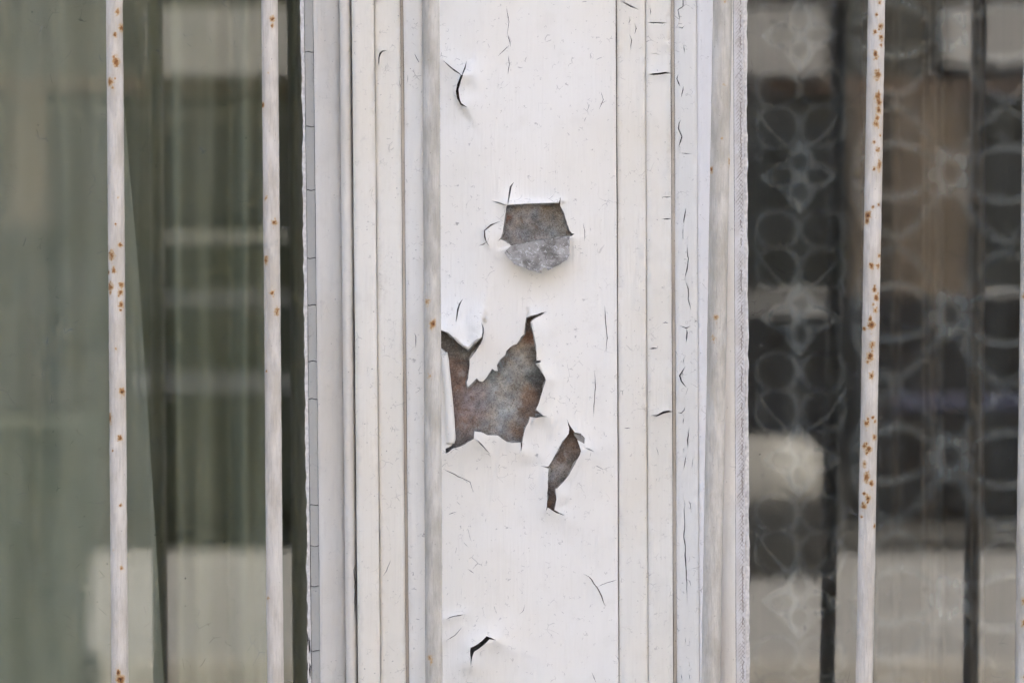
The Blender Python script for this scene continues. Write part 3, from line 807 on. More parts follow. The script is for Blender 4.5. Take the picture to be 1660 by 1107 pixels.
c3 = [([(594, 560), (592, 566)], 1.2), ([(587, 588), (597, 594)], 1.1), ([(575, 121), (582, 122)], 1.0), ([(596, 1070), (597.5, 1082)], 1.4), ([(598, 1086), (600.5, 1094)], 1.0)]
c4 = [([(613.9, 108), (614.3, 93), (616.4, 86.6), (620, 83.2), (628, 82)], 2.8), ([(625, 26), (622, 28)], 1.6), ([(643, 363), (646, 364.4)], 1.6), ([(640, 608), (646, 612)], 1.4), ([(634, 906), (626, 926), (619, 936)], .9), ([(617.6, 1051), (618, 1090)], 1.1)]
c5 = [([(671, 85), (679, 101), (675, 104)], 1.0), ([(661, 118), (660.4, 138)], 1.1), ([(672, 160), (677, 167)], 1.3), ([(670, 538), (674, 545), (673.4, 566)], 1.2), ([(659, 12), (665, 9)], 1.2)]
board('frame_board', 575.3, 611.2, rounded(575.3, 611.2, -.0015, r=4, drop=.003, seed=1), 'board', c3, seed=11)
board('frame_board', 612.3, 653.2, rounded(612.3, 653.2, .0020, r=3.5, drop=.0025, tilt=.0040, seed=2, lift=[([(614, 100), (617, 86), (628, 82)], .0016, 9)]), 'board', c4, seed=12)
board('groove_strip', 653.8, 657.8, rounded(653.8, 657.8, .0078, r=2, drop=.001, seed=3), 'groove', [], seed=13, step=(2, 11))
board('frame_board', 658.4, 692.0, rounded(658.4, 692.0, .0048, r=2.4, seed=4), 'cool', c5, seed=14)
board('round_bead', 555.6, 574.9, round_bead(555.6, 574.9, .0105, .0062), 'stile', [([(573.5, 905.6), (575.8, 915), (573.6, 924), (575.6, 943), (575.2, 973), (574.2, 1000)], 1.9), ([(569, 514.5), (574.5, 513)], 1.6), ([(571, 940), (573, 938)], 1.2)], seed=15, step=(1.4, 11), thick=.003)
cA = [([(1004.6, .5), (1014, 6), (1023, 11), (1035.6, 15.8)], 2.4), ([(1028, 37), (1031.5, 46), (1028.6, 57)], 1.6), ([(1031, 46), (1039, 48)], .9), ([(1020, 55.6), (1024.2, 65), (1022.4, 84)], 1.5), ([(1019, 26), (1021.6, 33), (1019, 39)], 1.1),
      ([(1010, 694.2), (1024, 693.3)], 1.7), ([(1026, 334), (1033, 336.6)], 1.2), ([(1006, 365.4), (1013, 366)], 1.0), ([(1027, 879), (1029, 881)], 2.6), ([(1012, 963.8), (1016.6, 964.4)], 1.1), ([(1012, 617), (1017, 615)], 1.1)]
cB = [([(1050.2, 37.2), (1065, 37.2), (1081, 37.6)], 2.2), ([(1079, 30.2), (1089, 30.8)], 1.3), ([(1075.6, 67.2), (1089, 68.6)], 1.5), ([(1050.6, 121.4), (1068.6, 120), (1079, 118.2), (1089.6, 119.4)], 3.0), ([(1052, 88.4), (1062, 87.6), (1072, 90)], 1.0),
      ([(1072.6, 319.4), (1090, 319.2)], 2.2), ([(1081, 320), (1084, 326)], .9), ([(1072.6, 355.2), (1089.6, 354.2)], 2.4), ([(1081, 417.4), (1089.8, 418.6)], 1.6), ([(1074, 524), (1079, 522.6), (1085, 524.4)], 1.4), ([(1052, 565.4), (1059, 564.6), (1067.4, 564.4)], 2.2),
      ([(1054, 673.2), (1065, 673.6), (1075.8, 668.4), (1084, 666.8), (1090.6, 667.4)], 3.4), ([(1063, 722), (1069, 741)], 1.0), ([(1075.6, 584), (1077.4, 587.6)], 1.8), ([(1055, 729.8), (1063, 730.2)], 1.2), ([(1052.6, 9), (1055, 18), (1054.4, 27)], 1.3), ([(1081, 387), (1091, 386.4)], .9), ([(1072, 364.4), (1073.2, 365.4)], 2.4), ([(1074, 490.6), (1079.4, 490)], 1.2)]
cC = [([(1107.4, -10), (1107.4, 10.8), (1099, 16), (1103, 35)], 1.6), ([(1097, 43.8), (1105.6, 46.2), (1111.6, 40.2)], 1.7), ([(1105.6, 46), (1117, 53.4)], 1.4), ([(1107.6, 72), (1109.8, 88)], 1.4), ([(1102.4, 54), (1101, 60)], 1.0), ([(1112, 54), (1115, 62)], 1.0),
      ([(1100.4, 118), (1097.5, 128), (1103.4, 142.6)], 2.2), ([(1108.2, 138), (1107.4, 146), (1104.5, 160)], 1.5), ([(1107.6, 145), (1119, 146)], 1.1), ([(1104.6, 193), (1101, 200), (1100, 209), (1105.6, 221.7), (1101, 236), (1101.5, 249.4)], 2.0), ([(1101, 248.4), (1112, 249), (1123, 250)], 2.0),
      ([(1108, 252), (1108.7, 262.8)], 1.2), ([(1109.2, 262), (1103, 270)], 1.4), ([(1108.4, 262), (1115.4, 270.4)], 1.4), ([(1106, 303.8), (1116.5, 305)], 1.6), ([(1115.4, 308), (1117, 316)], 1.5), ([(1112.4, 336), (1110, 350), (1107.8, 364)], 2.2), ([(1107.4, 366), (1107.4, 392)], 1.1), ([(1114, 396), (1115, 416), (1116.4, 418), (1114, 436), (1109.6, 454)], 1.9),
      ([(1109.8, 453), (1115.7, 468), (1115.7, 485), (1120.4, 504)], 1.8), ([(1104, 416.6), (1112, 412)], 1.6), ([(1098, 445.4), (1108, 446)], 1.3), ([(1099, 466.6), (1103, 471.6)], 1.6), ([(1100, 527), (1112.8, 532), (1121, 528)], 1.9), ([(1112.8, 531.4), (1114, 539), (1112.6, 556)], 1.9),
      ([(1110.4, 577), (1108, 584), (1109, 592)], 1.1), ([(1111.4, 593.6), (1102, 608.8), (1104.7, 617.8), (1114, 629)], 2.4), ([(1098, 668.4), (1104.7, 669.5), (1109, 664.8), (1111.2, 656.6)], 1.9), ([(1109, 675), (1107, 689)], 1.4), ([(1117.6, 692.6), (1114.6, 713.6), (1114.6, 727.6)], 1.9), ([(1114, 726.6), (1108, 727), (1109, 735)], 1.2), ([(1122, 649), (1126, 652)], 1.5),
      ([(1113.4, 736), (1110, 752), (1108, 764)], 1.5), ([(1124, 738), (1121, 760)], .9), ([(1108.6, 776), (1108, 786)], 1.0), ([(1108.4, 792), (1107.7, 805), (1110.6, 818), (1109, 825.3), (1110, 844), (1110, 855.7), (1108.4, 870), (1111.3, 884.6), (1110.6, 900), (1112.8, 928), (1113.7, 961.7), (1115, 983)], 1.7),
      ([(1116, 811), (1119, 816), (1120.4, 830)], 1.3), ([(1104, 848.6), (1110, 845)], 1.4), ([(1100.6, 879), (1103.6, 873.6)], 1.4), ([(1118.6, 1070), (1117, 1079), (1113, 1073)], 1.3), ([(1117, 1090), (1119, 1104)], 1.1), ([(1104, 1090), (1106.6, 1104)], 1.0), ([(1110.6, 1030), (1112, 1046)], 1.0), ([(1118, 1032), (1118.4, 1050)], .9)]
cD = [([(1132.6, 528.8), (1143, 529.8)], 1.6), ([(1133.4, 664.6), (1143.4, 664.2)], 2.4), ([(1131.4, 782.2), (1141.4, 782.6)], 2.3), ([(1133, 827.4), (1139.4, 827.2)], 1.4), ([(1133, 596.4), (1142, 595)], 1.3)]
rA = rounded(1002.0, 1048.2, .0012, r=4, drop=.0024, tilt=.0015, seed=6)
board('frame_board', 1002.0, 1048.2, rA, 'board', cA, seed=21, amp=.75)
board('frame_board', 1049.3, 1089.2, rounded(1049.3, 1089.2, .0022, r=3.5, drop=.0024, tilt=.0030, seed=7, lift=[([(1055, 673), (1076, 668), (1090, 667)], .0022, 8), ([(1050, 121), (1079, 118), (1090, 119)], .0014, 7)]), 'board', cB, seed=22)
board('groove_strip', 1089.9, 1094.9, rounded(1089.9, 1094.9, .0082, r=2, drop=.001, seed=8), 'groove', [], seed=23, step=(2, 11))
board('frame_board', 1095.5, 1131.2, rounded(1095.5, 1131.2, .0056, r=3, seed=9), 'cool', cC, seed=24)
board('frame_board', 1131.9, 1166.0, rounded(1131.9, 1166.0, .0066, r=2, tilt=.0090, seed=10), 'blue', cD, seed=25)

for xa, xb, yf, m_ in ((1046.5, 1051, .0075, 'board'), (608.5, 615, .0062, 'board'), (998, 1004.5, .0080, 'groove'), (1129.5, 1134, .0100, 'cool'), (690, 695.5, .0092, 'cool')):
    board('joint_filler', xa, xb, rounded(xa, xb, yf, r=.5, drop=0, seed=int(xa)), m_, [], seed=int(xa), step=(3, 14), thick=.001)

# ------------------------------------------------------------------ the two windows
GY = .050                        # street face of the glass
win_a = empty('curtained_window', (-.55, GY, WZ0), 'window with green-grey curtain behind its glass, cracked grey putty at the edge', 'window')
win_b = empty('lace_window', (.55, GY, WZ0), 'window with floral lace curtain in a dark room, crackled white putty at the edge', 'window')

def front_face(o):
    for p in o.data.polygons:
        if p.normal.y < -.9: p.material_index = 1

# curtained window: stile, putty blocks, chipped paint along the glass, pane
board('stile', 513.6, 557.0, rounded(513.6, 557.0, .0305, r=2.0, drop=.0015, tilt=-.003, seed=31), 'stile', [([(516.5, 1032), (524, 1032)], 1.1), ([(541, 560), (546, 560.6)], 1.5), ([(551, 38), (548, 39.4)], 1.6), ([(543, 194), (546, 197)], 1.7), ([(549, 985), (550.4, 997)], 1.0)], parent=win_a, seed=31, thick=.016)
cuts = [YT, -1010, -860, -690, -560, -410, -300, -170, -60, 84.5, 205.4, 308.4, 418.6, 494.6, 585.5, 646.6, 818.4, 885, 950, 1054.5, 1180, 1260, 1390, 1490, 1600, YB]
for k in range(len(cuts) - 1):
    a, b = cuts[k] + .7, cuts[k + 1] - .7
    ys = np.linspace(a, b, max(4, int((b - a) / 8)))
    xl = lean(499.6, ys) + 1.0 * fbm(ys / 40, 0 * ys, 61); xr = lean(512.9, ys) + .4 * fbm(ys / 30, 0 * ys, 62)
    kk = .8 * np.sin(np.linspace(0, 3.1, 6) * 2 + k) 
    top = [(xl[0] + (xr[0] - xl[0]) * t, ys[0] + kk[i]) for i, t in enumerate(np.linspace(0, 1, 6))]
    bot = [(xl[-1] + (xr[-1] - xl[-1]) * t, ys[-1] + .8 * np.sin(np.linspace(0, 3.1, 6) * 2 + k + 1)[i]) for i, t in enumerate(np.linspace(0, 1, 6))]
    out = top + [(x, y) for x, y in zip(xr[1:-1], ys[1:-1])] + bot[::-1] + [(x, y) for x, y in zip(xl[1:-1][::-1], ys[1:-1][::-1])]
    tw = random.uniform(-.0007, .0007)
    def fn(px, py, tw=tw):
        u = (unlean(px, py) - 499.6) / 13.3
        return .0445 - .0100 * u + tw + .0006 * fbm(px / 9, py / 30, 66) * 2
    sheet('putty', [(float(p[0]), float(p[1])) for p in out], [], fn, [M['grey'], M['core'], M['grey']], win_a, step=(3, 8), thick=.003)
def ragged(xl, xr, seed, ragamp, top=YT, bot=YB, rag_right=False):
    ys = np.arange(top, bot + 1, 4.0)
    r = ragamp * (1.6 * fbm(ys / 14, 0 * ys, seed) + .9 * fbm(ys / 60, 0 * ys, seed + 3)) * 2
    L = lean(xl, ys) + (0 if rag_right else r); R = lean(xr, ys) + (r if rag_right else .8 * fbm(ys / 25, 0 * ys, seed + 8))
    return [(float(a), float(b)) for a, b in zip(L, ys)] + [(float(a), float(b)) for a, b in zip(R[::-1], ys[::-1])]
sheet('chipped_paint', ragged(493.4, 498.7, 71, 1.5), [slit([(496, 227), (496.5, 240)], 4), slit([(495.2, 578), (495.6, 589)], 2.4), slit([(500.5, 1030), (502, 1060)], 3), slit([(501, 1072), (503, 1100)], 2.6)], lambda px, py: .0440 + .0012 * fbm(px / 5, py / 20, 73) * 2, [M['edge'], M['core'], M['edge']], win_a, step=(2.5, 6), thick=.0025)
link('putty_bed', box_mesh('putty_bed', W(497.5, 0, .0475)[0] - .0, W(556, 0, .0475)[0], .0478, .0496, WZ0, WZ1), M['core'], win_a)
pane_a = link('pane', box_mesh('pane', WX0 + .01, W(515, 0, GY)[0], GY, GY + .004, WZ0 + .01, WZ1 - .01), [M['glass'], M['glass_a']], win_a)
front_face(pane_a)
link('rail', box_mesh('rail', WX0, -.176, .03, .07, WZ1 - .06, WZ1 - .001, .003), M['stile'], win_a)
link('sill', box_mesh('sill', WX0, -.176, .0, .075, WZ0 + .001, WZ0 + .05, .003), M['stile'], win_a)
link('stile', box_mesh('stile', WX0 + .001, WX0 + .05, .03, .07, WZ0 + .051, WZ1 - .061, .003), M['stile'], win_a)

# lace window: stile strip, crackled putty, ragged paint edge, pane
board('stile', 1164.0, 1191.0, rounded(1164, 1191, .0300, r=1.4, drop=.001, seed=35), 'stile', [([(1184, 424), (1186, 431)], 1.5), ([(1188, 415), (1190, 422)], 1.4)], parent=win_b, seed=35, thick=.016)
nx, ny = 44, 1500
u_, v_ = np.meshgrid(np.linspace(0, 1, nx), np.concatenate([np.linspace(YT, -40, 150), np.linspace(-38, 1145, ny - 250), np.linspace(1150, YB, 100)]))
u_ = u_.ravel(); v_ = v_.ravel()
gx = lean(1191.6 + u_ * 15.2, v_) + .5 * fbm(v_ / 60, 0 * v_, 83)
q = u_ * 15.2
def hatchline(ph, slope, per, wob, wd):
    t = (v_ + slope * q + wob * fbm(v_ / 23, q / 5, int(ph * 10) + 1)) / per + ph
    return np.clip(1 - np.abs((t % 1.0) - .5) * 2 / wd, 0, 1)
amt = np.clip(.75 + 1.6 * fbm(v_ / 90, 0 * v_, 91) + .6 * np.exp(-((u_ - .62) / .3) ** 2), 0, 1) * np.clip(u_ * 3.5, 0, 1) * np.clip((1 - u_) * 7, 0, 1)
h = np.maximum(hatchline(.1, 1.25, 6.2, 4, .34) * (noise2(v_ / 9, q / 4, 5) > .28), hatchline(.6, -1.15, 7.4, 4, .30) * (noise2(v_ / 8, q / 4, 6) > .38) * np.clip(u_ * 2 - .3, 0, 1))
h = np.maximum(h, .9 * (np.abs(q - 10.5 - 3 * fbm(v_ / 6, 0 * v_, 7)) < .7) * (noise2(v_ / 14, 0 * v_, 8) > .45)) * amt
for yc in (65, 120, 285, 322, 625, 766, 800):
    h = np.maximum(h, np.clip(1 - np.abs(v_ - yc + 1.3 * (q - 7)) / 1.3, 0, 1) * (q > 2) * (q < 14))
hy = .0320 + .0105 * u_ + .0010 * h + .0004 * fbm(gx / 4, v_ / 8, 12) * 2
me = mesh_np('putty', W(gx, v_, hy), [tuple(reversed(f)) for f in grid_faces(ny, nx)])
set_float(me, 'hatch', h)
link('putty', me, M['putty'], win_b)
sheet('chipped_paint', ragged(1206.9, 1213.0, 75, 1.0, rag_right=True), [], lambda px, py: .0436 + .0010 * fbm(px / 5, py / 20, 78) * 2, [M['edge'], M['core'], M['edge']], win_b, step=(2.5, 6), thick=.0025)
link('putty_bed', box_mesh('putty_bed', W(1163, 0, .0475)[0], W(1207.5, 0, .0475)[0], .0470, .0496, WZ0, WZ1), M['core'], win_b)
pane_b = link('pane', box_mesh('pane', W(1190, 0, GY)[0], WX1 - .01, GY, GY + .004, WZ0 + .01, WZ1 - .01), [M['glass'], M['glass_b']], win_b)
front_face(pane_b)
link('rail', box_mesh('rail', .181, WX1, .03, .07, WZ1 - .06, WZ1 - .001, .003), M['stile'], win_b)
link('sill', box_mesh('sill', .181, WX1, .0, .075, WZ0 + .001, WZ0 + .05, .003), M['stile'], win_b)
link('stile', box_mesh('stile', WX1 - .05, WX1 - .001, .03, .07, WZ0 + .051, WZ1 - .061, .003), M['stile'], win_b)

# ------------------------------------------------------------------ curtains
def cloth_mat(name, a, b, alpha=None):
    g = N(name)
    wv = g.math('MULTIPLY', g.ramp(g.noise(1, 2, vec=g.scale(g.tc, (1500, 1, 60))), .3, .7), 1.0)
    col = g.mix(g.ramp(g.noise(8, 3), .3, .7), a, b)
    col = g.mix(g.math('MULTIPLY', wv, .06), col, tuple(x * .7 for x in a))
    d = g.n('ShaderNodeBsdfDiffuse'); g.put(d.inputs[0], col)
    t = g.n('ShaderNodeBsdfTranslucent'); g.put(t.inputs[0], col)
    m = g.n('ShaderNodeMixShader'); m.inputs[0].default_value = .3
    g.put(m.inputs[1], d.outputs[0]); g.put(m.inputs[2], t.outputs[0])
    sh = m.outputs[0]
    if alpha:
        tr = g.n('ShaderNodeBsdfTransparent')
        m2 = g.n('ShaderNodeMixShader')
        g.put(m2.inputs[0], g.attr('weave')); g.put(m2.inputs[1], tr.outputs[0]); g.put(m2.inputs[2], sh)
        sh = m2.outputs[0]
    return g.done(sh)
M['curtain'] = cloth_mat('sage_curtain', (.34, .335, .25), (.375, .368, .285))
M['curtain2'] = cloth_mat('dark_sage_curtain', (.27, .272, .18), (.33, .325, .23))
M['lace'] = cloth_mat('lace_net', (.80, .81, .78), (.74, .75, .72), True)
M['stand_in_curtain'] = cloth_mat('brown_stand_in_cloth', (.13, .10, .075), (.16, .125, .095))

def curtain(name, pxl, pxr, y0, mat, label, folds, nx=160, ny=60, ztop=WZ1 + .08, zbot=WZ0 - .05):
    """pxl / pxr give the two edges in photograph pixels for each height"""
    Z = np.linspace(ztop, zbot, ny); U = np.linspace(0, 1, nx)
    f = S * (D + y0) / D
    py = 553.5 - Z / f
    u, zz = np.meshgrid(U, Z); _, pp = np.meshgrid(U, py)
    xx = pxl(pp) + u * (pxr(pp) - pxl(pp))
    yy = y0 + folds(xx, pp)
    v = np.stack([(xx - 830) * f, yy, zz], -1).reshape(-1, 3)
    me = mesh_np(name, v, [tuple(reversed(q)) for q in grid_faces(ny, nx)])
    o = link(name, me, mat)
    tag(o, label, 'curtain')
    return o, xx.ravel(), pp.ravel()

edge_ = lambda p: np.interp(p, [-500, 0, 240, 470, 680, 900, 1107, 1600], [150, 187, 204, 224, 239, 253, 263, 290])
curtain('curtain', lambda p: -980 + 0 * p, edge_, .100, M['curtain'], 'pale sage curtain with a slanting edge, hanging nearest the glass of the curtained window',
        lambda x, p: .014 * np.sin((x - .07 * (p - 500)) / 31.0 + .4) + .004 * np.sin(x / 12.0 + 2 + p / 700.) + .030 * fbm(x / 80, p / 600, 5) * np.clip((edge_(p) - x) / 40, 0, 1) - .006 * np.exp(-((x - edge_(p)) / 14.0) ** 2), nx=330)
curtain('inner_curtain', lambda p: 90 + 0 * p, lambda p: 650 + 0 * p, .145, M['curtain2'], 'dark olive inner curtain in vertical folds, behind the sage one', 
        lambda x, p: .018 * np.sin(x / 19.0 + 1.4) + .007 * np.sin(x / 8.3 + 1) + .035 * fbm(x / 45, p / 900, 8))

o, lx, lp = curtain('lace_curtain', lambda p: 1150 + 0 * p, lambda p: 2380 + 0 * p, .33, M['lace'], 'sheer lace curtain with flower and scroll pattern behind dusty glass',
                    lambda x, p: .010 * np.sin(x / 38.0) + .006 * np.sin(x / 13.0 + p / 800.), nx=520, ny=860, ztop=.98, zbot=-.64)
def lace_weave(xall, pall):
    D_ = np.full(xall.shape, .05)
    x, p = xall, pall
    per = 230.0
    def ring(cx_, cy_, rx, ry, w):
        q = np.hypot((x - cx_) / rx, (p - cy_) / ry)
        return np.clip(1 - np.abs(q - 1) * min(rx, ry) / w, 0, 1)
    def disc(cx_, cy_, rx, ry, soft=6.0):
        q = np.hypot((x - cx_) / rx, (p - cy_) / ry)
        return np.clip((1 - q) * min(rx, ry) / soft + .5, 0, 1)
    def petal(cx_, cy_, ang, L, wd):
        c, s = math.cos(ang), math.sin(ang)
        a = (x - cx_) * c + (p - cy_) * s; b = -(x - cx_) * s + (p - cy_) * c
        t = np.clip(a / L, 0, 1)
        half = wd * np.sin(np.pi * t ** .75) + .01
        return np.clip((half - np.abs(b)) / 7 + .5, 0, 1) * (a > -2) * (a < L)
    def line(fx_, w):
        q = np.clip(1 - np.abs(fx_) / (w * 1.35), 0, 1)
        return q * q * (3 - 2 * q)
    for c0 in (1297, 1783, 2269):
        for k in range(-6, 11):
            cyk = 56 + per * k
            sel = np.where((np.abs(xall - c0) < 90) & (np.abs(pall - cyk - 60) < 140))[0]
            if not len(sel): continue
            x, p, d = xall[sel], pall[sel], D_[sel]
            f_ = np.zeros(x.shape)
            for a in range(4): f_ = np.maximum(f_, petal(c0, cyk, a * math.pi / 2 + math.pi / 2, 62, 25))
            f_ = np.maximum(f_, disc(c0, cyk, 24, 24))
            for dx_, dy_ in ((0, -24), (0, 26), (-27, 0), (27, 0)): f_ = f_ * (1 - .85 * disc(c0 + dx_, cyk + dy_, 12 if dx_ == 0 else 15, 14 if dx_ == 0 else 11))
            d = np.maximum(d, .05 + .25 * f_)
            for s_ in (-1, 1):
                d = np.maximum(d, .05 + .15 * ring(c0 + s_ * 36, cyk + 86, 34, 30, 7))
                d = np.maximum(d, .05 + .17 * ring(c0 + s_ * 36, cyk + 150, 34, 34, 7))
                d = np.maximum(d, .05 + .22 * line(p - (cyk + 115 - s_ * 0 + 70 * np.cos((x - c0) / 72.0 * 1.57)), 5) * (np.abs(x - c0) < 72))
            D_[sel] = d
    for c0 in (1540, 2026):
        for k in range(-6, 11):
            cyk = 50 + per * k
            sel = np.where((np.abs(xall - c0) < 170) & (np.abs(pall - cyk) < 140))[0]
            if not len(sel): continue
            x, p, d = xall[sel], pall[sel], D_[sel]
            sf = np.abs(np.sin(np.pi * (x - c0) / 175.0)); sl = np.abs(np.cos(np.pi * (x - c0) / 175.0)) * np.pi / 175.0
            m = np.clip((x - c0 + 168) / 12.0, 0, 1) * np.clip((c0 + 168 - x) / 12.0, 0, 1)
            for amp, w, g_ in ((44, 10, .21), (-44, 10, .21), (108, 11, .18), (-104, 9, .14)):
                d = np.maximum(d, .05 + g_ * line(p - (cyk + amp * sf + 5 * np.sin((x - c0) / 40.0)), w * np.sqrt(1 + (amp * sl) ** 2)) * m)
            f_ = np.zeros(x.shape)
            for a in range(5): f_ = np.maximum(f_, disc(c0 + 21 * math.cos(a * 1.2566 + .5), cyk + 24 * math.sin(a * 1.2566 + .5), 17, 18, 12))
            d = np.maximum(d, .05 + .27 * f_)
            d = .05 + (d - .05) * (1 - .75 * disc(c0 + 2, cyk - 1, 14, 17, 9))
            D_[sel] = d
    x, p, d = xall, pall, D_
    d = d * (1 + .3 * (noise2(x / 3.4, p / 900., 3) - .5)) + .035 * (noise2(x / 3.4, p / 900., 3) - .4) + .05 * (noise2(x / 12., p / 700., 4) - .4) + .09 * fbm(x / 30, p / 300, 19)
    return np.clip(d, .03, .7)
set_float(o.data, 'weave', lace_weave(lx, lp))
# brown curtain added behind the lace, standing in for a tan reflection
curtain('tan_reflection_curtain', lambda p: 1392 + 0 * p, lambda p: 1590 + 0 * p, .42, M['stand_in_curtain'], 'added brown curtain behind the lace, standing in for a tan reflection',
        lambda x, p: .03 * np.sin(x / 15.0) + .012 * np.sin(x / 6.1), nx=120, ny=24)

# ------------------------------------------------------------------ window bars
def bar(ctop, cbot, rad_px, mat, spots, label, seed, drips=(), y0=-.060):
    na, ny = 56, 1400
    z0 = np.concatenate([np.linspace(-1296, -72, 60), np.linspace(-70, 1177, ny - 100), np.linspace(1180, 1772, 40)])
    th = np.linspace(0, 2 * np.pi, na, endpoint=False)
    T, P_ = np.meshgrid(th, z0)
    cx_ = ctop + (cbot - ctop) * P_ / 1107.0 + .7 * fbm(P_ / 160, 0 * P_, seed)
    r = rad_px * (1 + (.022 * fbm(P_ / 70, T * 0, seed + 2) * 2) + .030 * fbm(P_ / 14, np.abs(T - np.pi) * 2.2, seed + 4) * 2 + .008 * fbm(P_ / 4, np.abs(T - np.pi) * 6, seed + 6) * 2)
    px = cx_ + r * np.sin(T)
    front = np.cos(T) > 0
    for (dx_, dy_, dr, dh) in drips:
        dd = np.hypot((px - dx_) / dr, (P_ - dy_) / (dr * 1.3))
        r = r + dh * np.exp(-dd ** 2 * 1.4) * front
    rr_ = random.Random(seed)
    spots = list(spots)
    for q_ in list(spots):
        if q_[2] > 2.6:
            for _ in range(3):
                spots.append((q_[0] + rr_.uniform(-.9, .9) * q_[2], q_[1] + rr_.uniform(-1.9, 1.9) * q_[2], q_[2] * rr_.uniform(.25, .6), rr_.uniform(.8, 2.2), (q_[4] if len(q_) > 4 else 1.0) * rr_.uniform(.7, 1.0)))
    rust = np.zeros(P_.shape)
    for s_ in spots:
        sx, sy, sr = s_[:3]; tall = s_[3] if len(s_) > 3 else 1.25; k = s_[4] if len(s_) > 4 else 1.0
        dd = np.hypot((px - sx) / sr, (P_ - sy) / (sr * tall)) * (1 + 1.1 * fbm((px - sx) / sr / 1.3, (P_ - sy) / sr / 1.3, int(sy) + 5)) + .12
        k = k * (.72 + .36 * ((sy * 7.31 + sx * 3.7) % 1.0))
        run = np.exp(-((px - sx) / (sr * .7)) ** 2) * np.clip(1 - (P_ - sy) / (sr * 5), 0, 1) * (P_ > sy) * .34 * (sr > 3)
        rust = np.maximum(rust, np.maximum.reduce([k * np.clip(1.2 - dd * .66, 0, 1), run, .16 * np.exp(-(dd / 2.6) ** 2)]) * front)
        r = r + .25 * np.exp(-dd ** 2 * 1.5) * front * k
    f = S * (D + y0) / D
    X = (cx_ + r * np.sin(T) - 830) * f
    Y = y0 - r * f * np.cos(T)
    Z = (553.5 - P_) * f
    me = mesh_np('window_bar', np.stack([X, Y, Z], -1).reshape(-1, 3), [tuple(reversed(q)) for q in grid_faces(ny, na, wrap=True)])
    set_float(me, 'rust', rust.ravel())
    o = link('window_bar', me, M[mat])
    tag(o, label, 'window bar', 'painted iron bars in front of the windows')
    return o
sp1 = [(192.8, 22, 3), (197.5, 47, 3, 2), (188.7, 59, 2.8), (190.3, 102, 4.6, 1.6), (181.8, 134.8, 3.6, 1.9), (188.7, 129, 1.5), (185, 144, 2), (183.4, 414.6, 4.6, 1.5), (196.6, 398, 2.6), (187, 438.7, 2.8), (181.8, 466, 5.2, 1.1), (198.4, 462, 3.6), (196.9, 474, 3), (198, 493.6, 3.2), (197.5, 503, 1.9), (189.7, 364, 1.6), (189.7, 565, 2, 1, .8), (199, 634.7, 3.6), (179.6, 677, 2.6, 3), (196.9, 710, 3.2), (197.5, 818, 2.2), (198.8, 919, 2.0), (184.6, 730, 1.5), (198, 1098, 6, 1.0), (185.8, 890, 1.5, 1, .6), (193, 322, 1.6, 1, .7), (177, 442, 2, 1.5)]
sp2 = [(442.6, 33, 3.2), (442.6, 44, 2.4), (427.2, 171, 2.4, 2), (432, 322, 2.4, 1.4, .8), (445.8, 362, 3.6), (432, 422, 3.2, 2.2), (442.6, 475.4, 3), (449.8, 506, 2.8, 2), (433, 601.8, 1.6), (435.7, 968, 2.0, 1.4, .8), (436, 120, 1.3, 1, .7)]
sp3 = [(702.6, 524.5, 4), (693.9, 489, 3.8, 1.2, .62), (697.8, 1064.6, 3.6, 1.4, .72), (697, 609, 2.6, 1.5, .5)]
sp4 = [(1159.8, 514.4, 3.8, 1, .75), (1155.6, 549.6, 3.2, 1, .6), (1174, 5.4, 2.4, 1, .7), (1152.8, 275.6, 2.2, 2, .8), (1172, 139, 1.6, 1, .7), (1183, 264, 2, 3, .8), (1168.6, 226, 1.4)]
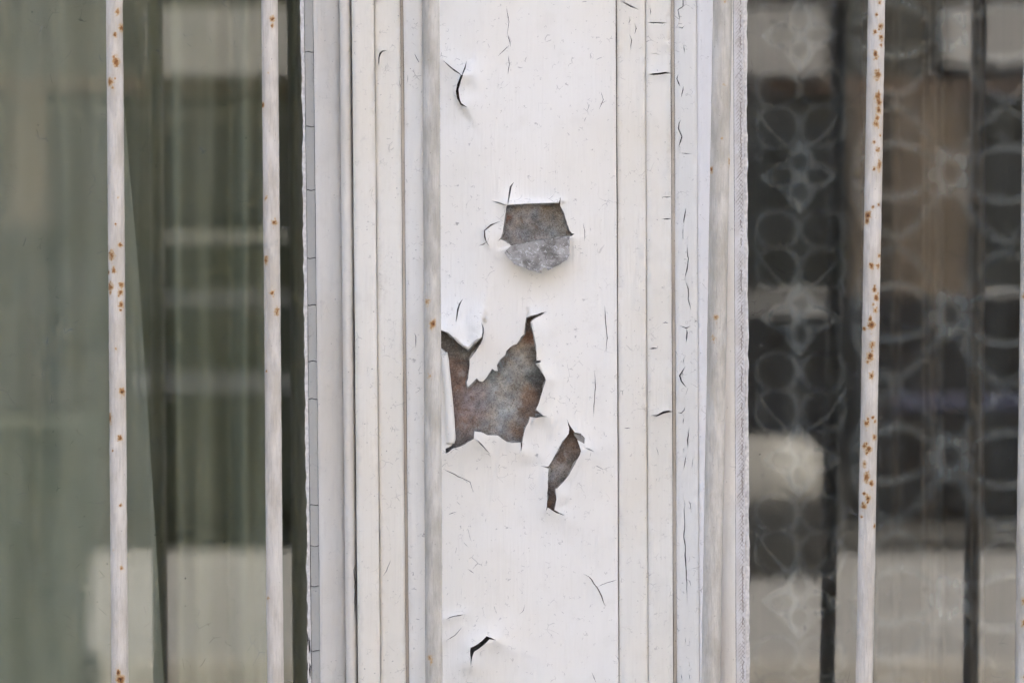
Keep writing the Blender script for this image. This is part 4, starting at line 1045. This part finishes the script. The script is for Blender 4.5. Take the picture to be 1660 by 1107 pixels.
sp5 = [(1423.8, 7, 2.6), (1419, 26.6, 2), (1425, 45, 3.8), (1416.5, 54, 2.4), (1426.4, 62, 2.8), (1426.4, 75, 2), (1417, 89.6, 3.6, 1.6), (1420.6, 123, 4.8, 1.7), (1420.9, 158, 4.4), (1422.9, 167.7, 4.2), (1422.3, 180.7, 3.8), (1419.4, 193, 3.2), (1418.6, 202.4, 3.6), (1425, 221, 2), (1415, 232, 2.2), (1420.6, 245, 3.2), (1423.5, 269, 3.4, 2.2), (1414.8, 274.7, 2), (1405.6, 349.8, 4.4), (1423, 333, 2), (1412.8, 337, 2), (1410.8, 431, 3.6), (1421.5, 431, 3.2), (1423.8, 415, 2.4), (1415.7, 470, 3.4), (1418.6, 482.5, 3.8), (1413.7, 493.5, 2), (1417, 503.6, 3.2), (1410.5, 526.8, 5), (1400, 532.5, 2.6), (1412, 557.7, 3.8), (1408.5, 576.8, 4.4), (1405, 586, 2.4), (1410.5, 609, 3.4), (1402.7, 685.4, 3.8), (1412.8, 676, 2), (1416.6, 682.5, 2), (1415.7, 708, 3.2), (1406.4, 726.8, 4.2), (1400, 722.4, 2.8), (1399.8, 751, 3.2), (1402.7, 771.6, 4.2, 2), (1410.8, 783, 3.2), (1405, 807, 3.4), (1399, 799, 2), (1399, 820, 3), (1395.4, 836.6, 1.9), (1416, 852, 1.9, 2)]
sp6 = [(1659, 480, 3), (1657.7, 973, 3.6), (1657, 1008.8, 3.6), (1658.6, 1096, 3), (1665, 300, 4), (1668, 120, 4)]
bar(185.5, 194.5, 13.5, 'bar_pale', sp1, 'pale rust-spotted iron bar before the sage curtain, leftmost of the six bars', 101, [(176, 1015, 5, 1.0)])
bar(437.0, 446.5, 13.3, 'bar_pale', sp2, 'pale iron bar with few rust spots, before the olive curtain beside the grey putty', 202, [(440, 425, 3, .5)])
bar(698.5, 703.5, 14.0, 'bar_grey', sp3, 'grey-beige iron bar standing before the peeling post, beside its torn paint', 303, [(712.5, 188, 4, .9), (715, 917, 4, .8)])
bar(1171.5, 1152.5, 15.6, 'bar_cream', sp4, 'thick cream bar before the crackled white putty, with paint drips near its foot', 404, [(1152.5, 796, 4.5, 1.2), (1163, 834, 4, .8), (1146, 905, 4.5, 1.3), (1145, 914, 4.5, 1.3), (1147, 922, 3.5, .8)])
bar(1421.0, 1401.0, 13.8, 'bar_pale', sp5, 'heavily rust-spotted iron bar before the lace curtain', 505)
bar(1674.0, 1659.5, 14.0, 'bar_cream', sp6, 'cream bar cut off by the picture edge, before the lace curtain', 606)
